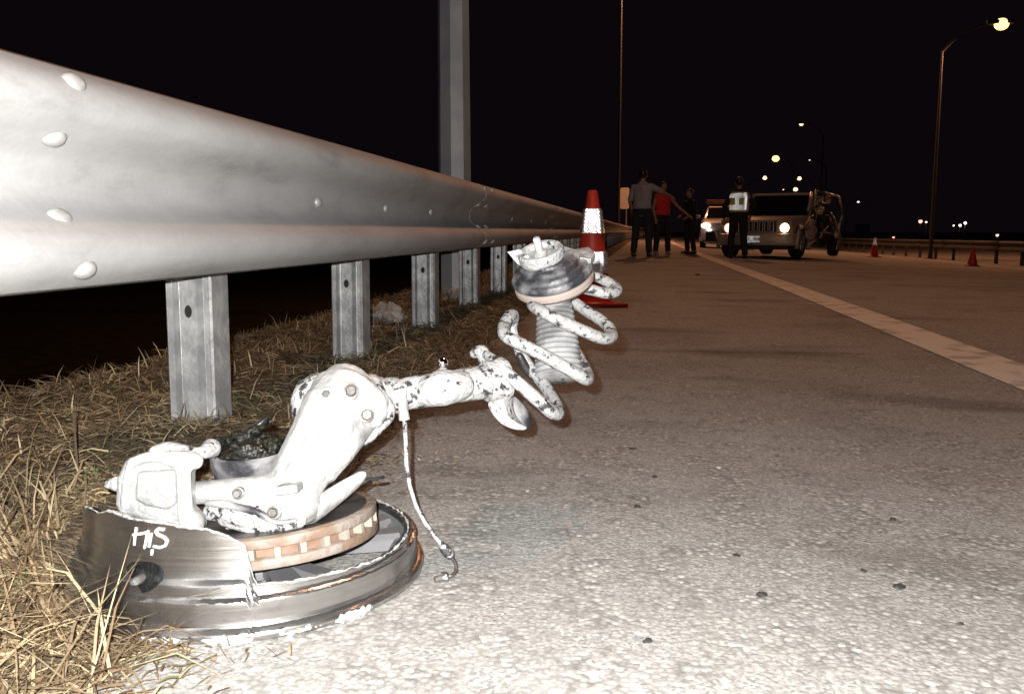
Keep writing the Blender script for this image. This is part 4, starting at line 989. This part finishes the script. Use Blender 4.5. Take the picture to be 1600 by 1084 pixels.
person(G(1002, 401), R(-12), 1.64, [((-.26, .02, 1.10), (-.22, .14, .86)), ((.40, .06, 1.28), (.52, .22, 1.20))], 'man in grey shirt and dark trousers, back turned, one arm out', 'grey_shirt', 'navy', 'shoe_dark', .48, .05)
person(G(1034, 398), R(200), 1.52, [((-.34, .10, 1.16), (-.58, .20, .95)), ((.25, .02, 1.10), (.22, .10, .88))], 'woman in bright red sleeveless top reaching an arm out sideways', 'red_top', 'black_cloth', 'shoe', .08, .0, long_hair=True)
person(G(1078, 397), R(120), 1.50, [((-.24, .06, 1.08), (-.16, .22, .98)), ((.24, .06, 1.08), (.14, .24, 1.02))], 'person in black clothes beside the patrol car headlamp', 'black_cloth', 'black_cloth', 'shoe_dark', .9, .06)
person(G(1152, 404), R(10), 1.66, [((-.30, .03, 1.10), (-.28, .12, .86)), ((.34, .02, 1.14), (.30, .14, .92))], 'officer in dark uniform and reflective vest before the off-roader grille', 'black_cloth', 'black_cloth', 'shoe_dark', .95, .03, vest=True)

# ------------------------------------------------------------------ vehicles
M['silver'] = mat('silver car paint', (.52, .47, .40), .4, .2, coat=.5); M['white_car'] = mat('white car paint', (.62, .62, .62), .35, coat=.6)
M['glass'] = mat('dark glass', (.012, .012, .014), .08, spec=.8); M['black_plastic'] = mat('black plastic', (.02, .02, .022), .6)
M['chrome_trim'] = mat('chrome trim', (.75, .72, .66), .35, .35); M['head_glow'] = emat('glowing headlamp', (1.0, .62, .36), 5); M['head_dim'] = emat('dim glowing headlamp', (1.0, .45, .38), 3)
M['amber'] = mat('amber lens', (.62, .26, .04), .3); M['bare'] = mat('torn sheet metal', (.70, .62, .48), .4, .2, col2=(.12, .10, .09), scale=5, lo=.45, hi=.6, bump=.5, bscale=9)
M['seat_cloth'] = mat('beige seat cloth', (.42, .36, .26), .85); M['tyre'] = mat('tyre', (.02, .02, .02), .8, bump=.4, bscale=60); M['wheel_alloy'] = mat('car wheel alloy', (.45, .44, .42), .35, .6)
M['plate_ink'] = mat('plate lettering', (.05, .05, .06), .6)
def ring(hw, z0, z1, y, r=.08, tw=1.0):
    out = []
    for sx, sz, a0 in ((1, 1, 0), (-1, 1, 90), (-1, -1, 180), (1, -1, 270)):
        cx = sx * ((hw * (tw if sz > 0 else 1)) - r); cz = (z1 - r) if sz > 0 else (z0 + r)
        for a in (0, 30, 60, 90): out.append(Vector((cx + r * math.cos(R(a0 + a)), y, cz + r * math.sin(R(a0 + a)))))
    return out
def wheel(parent, x, y, r=.36, wd=.22, rz=0, ry=0, lift=0):
    mtx = Matrix.Translation((x, y, r + lift)) @ Matrix.Rotation(R(rz), 4, 'Z') @ Matrix.Rotation(R(90 + ry), 4, 'Y')
    mb = MB(); mb.lathe([(r * .62, -wd / 2), (r * .9, -wd / 2), (r * .98, -wd * .4), (r, -wd * .25), (r, wd * .25), (r * .98, wd * .4), (r * .9, wd / 2), (r * .62, wd / 2)], 28, mtx, closed=True); wl = mb.build('wheel', 'tyre', parent, 50)
    mb = MB(); mb.lathe([(.001, wd * .32), (.06, wd * .34), (.07, wd * .22), (r * .5, wd * .28), (r * .6, wd * .44), (r * .64, wd * .46), (r * .64, -wd * .46), (r * .58, -wd * .4), (.001, -wd * .2)], 24, mtx); mb.build('rim', 'wheel_alloy', wl, 40)
    for k in range(5):
        mb = MB(); mb.box((r * .34, 0, wd * .33), (r * .5, .06, .04), bev=.01); mb.move(mtx @ Matrix.Rotation(2 * math.pi * k / 5, 4, 'Z')); mb.build('spoke', 'wheel_alloy', wl, 40)
    return wl
# --- wrecked off-roader
JG = G(1178, 403); JG.z -= .13; JZ = R(-25)
jeep = empty('wrecked_off_roader', JG, JZ); tag(jeep, 'silver off-roader facing the camera with its rear side crushed and torn open', 'car')
JI = (Matrix.Translation(JG) @ Matrix.Rotation(JZ, 4, 'Z')).inverted()
def J(px, py, d): return JI @ P(px, py, d)
mb = MB(); mb.loft([ring(.72, .66, .97, .10, .05, .95), ring(.82, .58, 1.01, .18, .07, .93), ring(.86, .52, 1.05, .6, .08, .92), ring(.87, .48, 1.08, 1.1, .08, .93), ring(.88, .45, 1.10, 1.5, .08, .94)]); mb.build('front_body', 'silver', jeep, 40)
mb = MB(); mb.box((0, .09, .83), (.92, .05, .26), bev=.03); gr = mb.build('grille', 'black_plastic', jeep)
for k in range(7):
    x = -.36 + .12 * k; mb = MB()
    for s in (-1, 1): mb.box((x + s * .038, .062, .83), (.012, .03, .22), bev=.004)
    mb.box((x, .064, .945), (.088, .028, .012)); mb.box((x, .064, .715), (.088, .028, .012)); mb.build('grille_slot', 'chrome_trim', gr)
for s in (-1, 1):
    mtx = Matrix.Translation((s * .64, .10, .80)) @ Matrix.Rotation(R(90), 4, 'X')
    mb = MB(); mb.lathe([(.001, .045), (.06, .04), (.095, .025), (.105, 0), (.105, -.06)], 20, mtx); hl = mb.build('headlight', 'head_glow' if s > 0 else 'head_dim', jeep, 60)  # both lenses of the wreck get their brightness from emission
    mb = MB(); mb.lathe([(.104, .02), (.118, .025), (.122, .0), (.118, -.06)], 20, mtx); mb.build('bezel', 'chrome_trim', hl, 50)
    mb = MB(); mb.box((s * .66, .13, 1.0), (.13, .05, .045), bev=.012); mb.build('turn_signal', 'amber', jeep)
    # wheel-arch flare
    pts = [(s * .90, .62 + .47 * math.cos(R(a)), .38 + .47 * math.sin(R(a))) for a in range(-10, 200, 15)]
    mb = MB(); mb.tube(pts, .05, 8); mb.build('wheel_arch', 'silver', jeep, 180)
    wheel(jeep, s * .77, .62, .37, .24, lift=.13)
mb = MB(); mb.loft([ring(.70, .42, .66, -.12, .06), ring(.86, .40, .67, -.02, .06), ring(.92, .40, .66, .18, .05)]); mb.build('front_bumper', 'silver', jeep, 40)
mb = MB(); mb.box((0, -.01, .38), (1.5, .12, .12), bev=.03); mb.build('air_dam', 'black_plastic', jeep)
mb = MB(); mb.box((-.02, -.135, .55), (.36, .012, .15), bev=.004); pl = mb.build('number_plate', 'collar', jeep)
raw(prisms(lambda u, v: (u, -.158, v), -.195, .155, .478, .622, .022), 'reflective_face', 'retro', pl)
tcu = bpy.data.curves.new('plate_text', 'FONT'); tcu.body = 'BLC 008'; tcu.size = .105; tcu.align_x = 'CENTER'; tcu.align_y = 'CENTER'; tcu.extrude = .001
to = bpy.data.objects.new('plate_text', tcu); COL.objects.link(to); dg = bpy.context.evaluated_depsgraph_get(); tm = bpy.data.meshes.new_from_object(to.evaluated_get(dg)); bpy.data.objects.remove(to)
tob = link('plate_lettering', tm, 'plate_ink', pl, 0); tob.location = (-.02, -.163, .55); tob.rotation_euler = (R(90), 0, 0)
mb = MB(); mb.plate([(-.74, 1.42, 1.10), (.74, 1.42, 1.10), (.64, 1.92, 1.58), (-.64, 1.92, 1.58)], .02); mb.build('windscreen', 'glass', jeep)
for s in (-1, 1):
    mb = MB(); mb.tube([(s * .80, 1.40, 1.08), (s * .69, 1.92, 1.60)], .045, 8); mb.build('windscreen_pillar', 'silver', jeep, 60)
mb = MB(); mb.tube([(-.69, 1.93, 1.60), (.69, 1.93, 1.60)], .035, 8); mb.build('windscreen_header', 'silver', jeep, 60)
ribbon('roof', [[(-.70, 1.9, 1.61), (0, 1.92, 1.64), (.66, 1.95, 1.60)], [(-.70, 2.8, 1.63), (0, 2.8, 1.66), (.52, 2.85, 1.56)], [(-.70, 3.5, 1.63), (-.1, 3.5, 1.60), (.40, 3.5, 1.44)], [(-.70, 4.1, 1.60), (-.1, 4.1, 1.58), (.42, 4.0, 1.40)]], 'silver', jeep, .03)
mb = MB(); mb.plate([(-.87, 1.45, .46), (-.87, 4.2, .46), (-.87, 4.2, 1.06), (-.87, 1.45, 1.08)], .05); mb.build('side_panel', 'silver', jeep)
mb = MB(); mb.plate([(-.80, 1.5, 1.1), (-.80, 4.15, 1.06), (-.71, 4.05, 1.58), (-.71, 1.95, 1.58)], .02); mb.build('side_glass', 'glass', jeep)
mb = MB(); mb.box((0, 2.8, .46), (1.7, 2.8, .08), bev=.02); mb.build('floor_pan', 'black_plastic', jeep)
mb = MB(); mb.box((0, 1.56, .95), (1.5, .18, .34), bev=.05); mb.build('dashboard', 'black_plastic', jeep)
mb = MB(); mb.plate([(-.85, 4.18, .46), (.5, 4.05, .5), (.42, 4.0, 1.38), (-.72, 4.12, 1.58)], .05); mb.build('tailgate', 'bare', jeep)
for x, y in ((-.36, 2.5), (.34, 2.55)):
    mb = MB(); mb.box((x, y, .66), (.5, .5, .16), bev=.06); mb.box((x, y + .26, 1.0), (.48, .16, .62), Matrix.Rotation(R(-12), 3, 'X'), bev=.06); st_ = mb.build('seat', 'black_plastic', jeep)
    mb = MB(); mb.box((x, y + .34, 1.36), (.26, .10, .18), bev=.045); mb.build('headrest', 'seat_cloth', st_, 60)
wheel(jeep, -.77, 3.3, .37, .24, lift=.13)
rw = J(1303, 388, 21.6); wheel(jeep, rw.x, rw.y, .30, .20, 2, 6, lift=.13)
# crushed side: bent frame, folded sheet, hanging trim, all at their own distance
D0 = 20.9
def jt(name, pts, r_, m, n=8): mb = MB(); mb.tube([J(*p) for p in pts], r_, n); return mb.build(name, m, jeep, 180)
jt('door_frame', [(1273, 330, D0), (1273, 315, D0), (1275, 298, D0 + .1), (1292, 302, D0 + .3), (1311, 308, D0 + .5), (1315, 326, D0 + .5), (1316, 338, D0 + .4), (1311, 352, D0 + .3), (1309, 372, D0 + .2)], .030, 'bare')
jt('bent_pillar', [(1262, 330, D0 - .3), (1266, 315, D0 - .3), (1268, 300, D0 - .1)], .03, 'silver')
jt('window_trim', [(1272, 322, D0 - .1), (1280, 315, D0 - .15), (1290, 318, D0)], .016, 'bare')
jt('torn_bar', [(1258, 352, D0 - .7), (1264, 342, D0 - .7), (1271, 336, D0 - .6)], .02, 'bare')
jt('hanging_strut', [(1281, 372, D0 - .4), (1287, 362, D0 - .4), (1294, 353, D0 - .3)], .022, 'bare')
jt('sill_scrap', [(1262, 384, D0 - .6), (1270, 378, D0 - .6), (1276, 374, D0 - .5)], .028, 'bare')
jt('cross_bar', [(1282, 364, D0 - .2), (1292, 363, D0 - .2), (1302, 366, D0)], .02, 'bare')
def crumple(name, poly, m, n=5, amp=.07):
    c = sum((J(*p) for p in poly), Vector()) / len(poly); rows = []
    for f_ in np.linspace(0.02, 1, n):
        r_ = []
        for p in poly + [poly[0]]:
            q = c.lerp(J(*p), f_); q = q + Vector((0, amp * mnoise.noise(q * 3.1), 0)); r_.append(q)
        rows.append(r_)
    k = len(rows[0]); vs = [p for r in rows for p in r]; fs = [(j * k + i, j * k + i + 1, (j + 1) * k + i + 1, (j + 1) * k + i) for j in range(n - 1) for i in range(k - 1)]
    me = bpy.data.meshes.new(name); me.from_pydata(vs, [], fs); me.update(); o = link(name, me, m, jeep, 25); sd = o.modifiers.new('thick', 'SOLIDIFY'); sd.thickness = .012; return o
crumple('door_skin', [(1273, 326, D0 - .1), (1288, 323, D0 - .25), (1290, 330, D0 - .2), (1274, 333, D0 - .2)], 'bare', amp=.12)
crumple('crushed_quarter_panel', [(1293, 330, D0), (1302, 333, D0 - .2), (1309, 350, D0 + .2), (1312, 372, D0 + .1), (1304, 374, D0), (1299, 352, D0 - .1)], 'bare', amp=.2)
crumple('crushed_door', [(1256, 352, D0 - .6), (1270, 340, D0 - .6), (1276, 360, D0 - .4), (1272, 374, D0 - .5), (1259, 372, D0 - .7)], 'silver', amp=.18)
crumple('torn_lining', [(1276, 335, D0 + .2), (1296, 336, D0 + .3), (1300, 374, D0 + .3), (1284, 388, D0 + .2), (1274, 376, D0 + .1)], 'black_plastic', amp=.2)
mb = MB(); q = J(1281, 312, D0 + .5); mb.box(q, (.20, .10, .16), bev=.04); mb.build('seat_back', 'seat_cloth', jeep, 60)
mb = MB(); q = J(1294, 312, D0 + .6); mb.box(q, (.13, .10, .22), bev=.04); mb.build('seat_back', 'seat_cloth', jeep, 60)
jt('mirror_stub', [(1249, 353, D0 - 1.1), (1252, 355, D0 - 1.1), (1253, 358, D0 - 1.1)], .04, 'chrome_trim')
# --- patrol car
CG = G(1131, 389); car = empty('patrol_car', CG, R(-4)); tag(car, 'pale patrol car with amber roof bar and glowing headlamp behind the officer', 'car')
mb = MB(); mb.loft([ring(.80, .32, .92, .05, .10), ring(.86, .26, .98, .2, .10, .93), ring(.88, .24, 1.04, .8, .10, .92), ring(.88, .24, 1.08, 1.15, .10, .93), ring(.88, .24, 1.10, 3.6, .10, .94), ring(.84, .30, 1.08, 4.3, .10, .92)]); mb.build('body', 'white_car', car, 40)
mb = MB(); mb.loft([ring(.74, .95, 1.10, 1.1, .04), ring(.68, .95, 1.52, 1.75, .10, .92), ring(.67, .95, 1.58, 2.4, .12, .92), ring(.66, .95, 1.56, 3.6, .12, .92), ring(.72, .95, 1.12, 4.25, .04)]); cb = mb.build('cabin', 'white_car', car, 40)
mb = MB(); mb.plate([(-.63, 1.10, 1.12), (.63, 1.10, 1.12), (.56, 1.66, 1.48), (-.56, 1.66, 1.48)], .03); mb.build('windscreen', 'glass', car)
for s in (-1, 1):
    mb = MB(); mb.plate([(s * .71, 1.4, 1.11), (s * .70, 3.9, 1.11), (s * .625, 3.5, 1.5), (s * .625, 1.85, 1.5)], .06); mb.build('side_window', 'glass', car)
    mb = MB(); mb.ball((s * .64, .06, .82), (.17, .10, .10), 14, 10); mb.build('headlight', 'head_glow', car, 180)
    mb = MB(); mb.box((s * .93, 1.30, 1.15), (.16, .10, .12), bev=.03); mb.build('door_mirror', 'white_car', car)
    wheel(car, s * .74, .85, .34, .20); wheel(car, s * .74, 3.5, .34, .20)
mb = MB(); mb.loft([ring(.62, .28, .62, .00, .05, 1.0), ring(.68, .28, .64, .12, .05, 1.0)]); mb.build('lower_grille', 'black_plastic', car, 40)
for s in (-1, 1):
    mb = MB(); mb.tube([(s * .30, -.02, .66), (s * .20, -.02, .26)], .05, 8); mb.build('bumper_strut', 'white_car', car, 60)
mb = MB(); mb.tube([(-.7, .02, .22), (0, -.03, .21), (.7, .02, .22)], .035, 8); mb.build('bumper_lip', 'white_car', car, 60)
mb = MB(); mb.box((0, 2.2, 1.70), (1.30, .28, .17), bev=.04); lb = mb.build('roof_light_bar', 'amber', car)
mb = MB(); mb.box((0, 2.2, 1.59), (1.1, .2, .06), bev=.01); mb.build('bar_mount', 'black_plastic', lb)

# ------------------------------------------------------------------ signs
M['sign_back'] = mat('pale sign back', (.62, .58, .52), .6); M['sign_green'] = mat('green sign face', (.03, .16, .09), .5, col2=(.30, .42, .36), scale=3.0, lo=.55, hi=.62)
def sign(px, py, d, wpx, hpx, m, label, legs, rz=0):
    c = P(px, py, d); s = F / d; ww, hh = wpx / s, hpx / s; g = ground_z(c.x, c.y); t = empty('road_sign', (c.x, c.y, g), rz); tag(t, label, 'road sign')
    mb = MB(); r_ = .18 * min(ww, hh); out = []
    for sx, sz, a0 in ((1, 1, 0), (-1, 1, 90), (-1, -1, 180), (1, -1, 270)):
        for a in (0, 30, 60, 90): out.append(Vector((sx * (ww / 2 - r_) + r_ * math.cos(R(a0 + a)), 0, c.z - g + sz * (hh / 2 - r_) + r_ * math.sin(R(a0 + a)))))
    mb.plate(out, .02); mb.build('panel', m, t, 30)
    for x in legs: mb = MB(); mb.tube([(x * ww, .05, -.3), (x * ww, .05, c.z - g + hh * .4)], .035, 8); mb.build('post', 'pole', t, 60)
sign(976, 310, 46, 14, 33, 'sign_back', 'narrow pale sign back with rounded corners beside the man in grey', (.2,))
sign(1348, 357, 125, 21, 13, 'sign_green', 'distant green road sign behind the cone with lit collars', (-.35, .35))
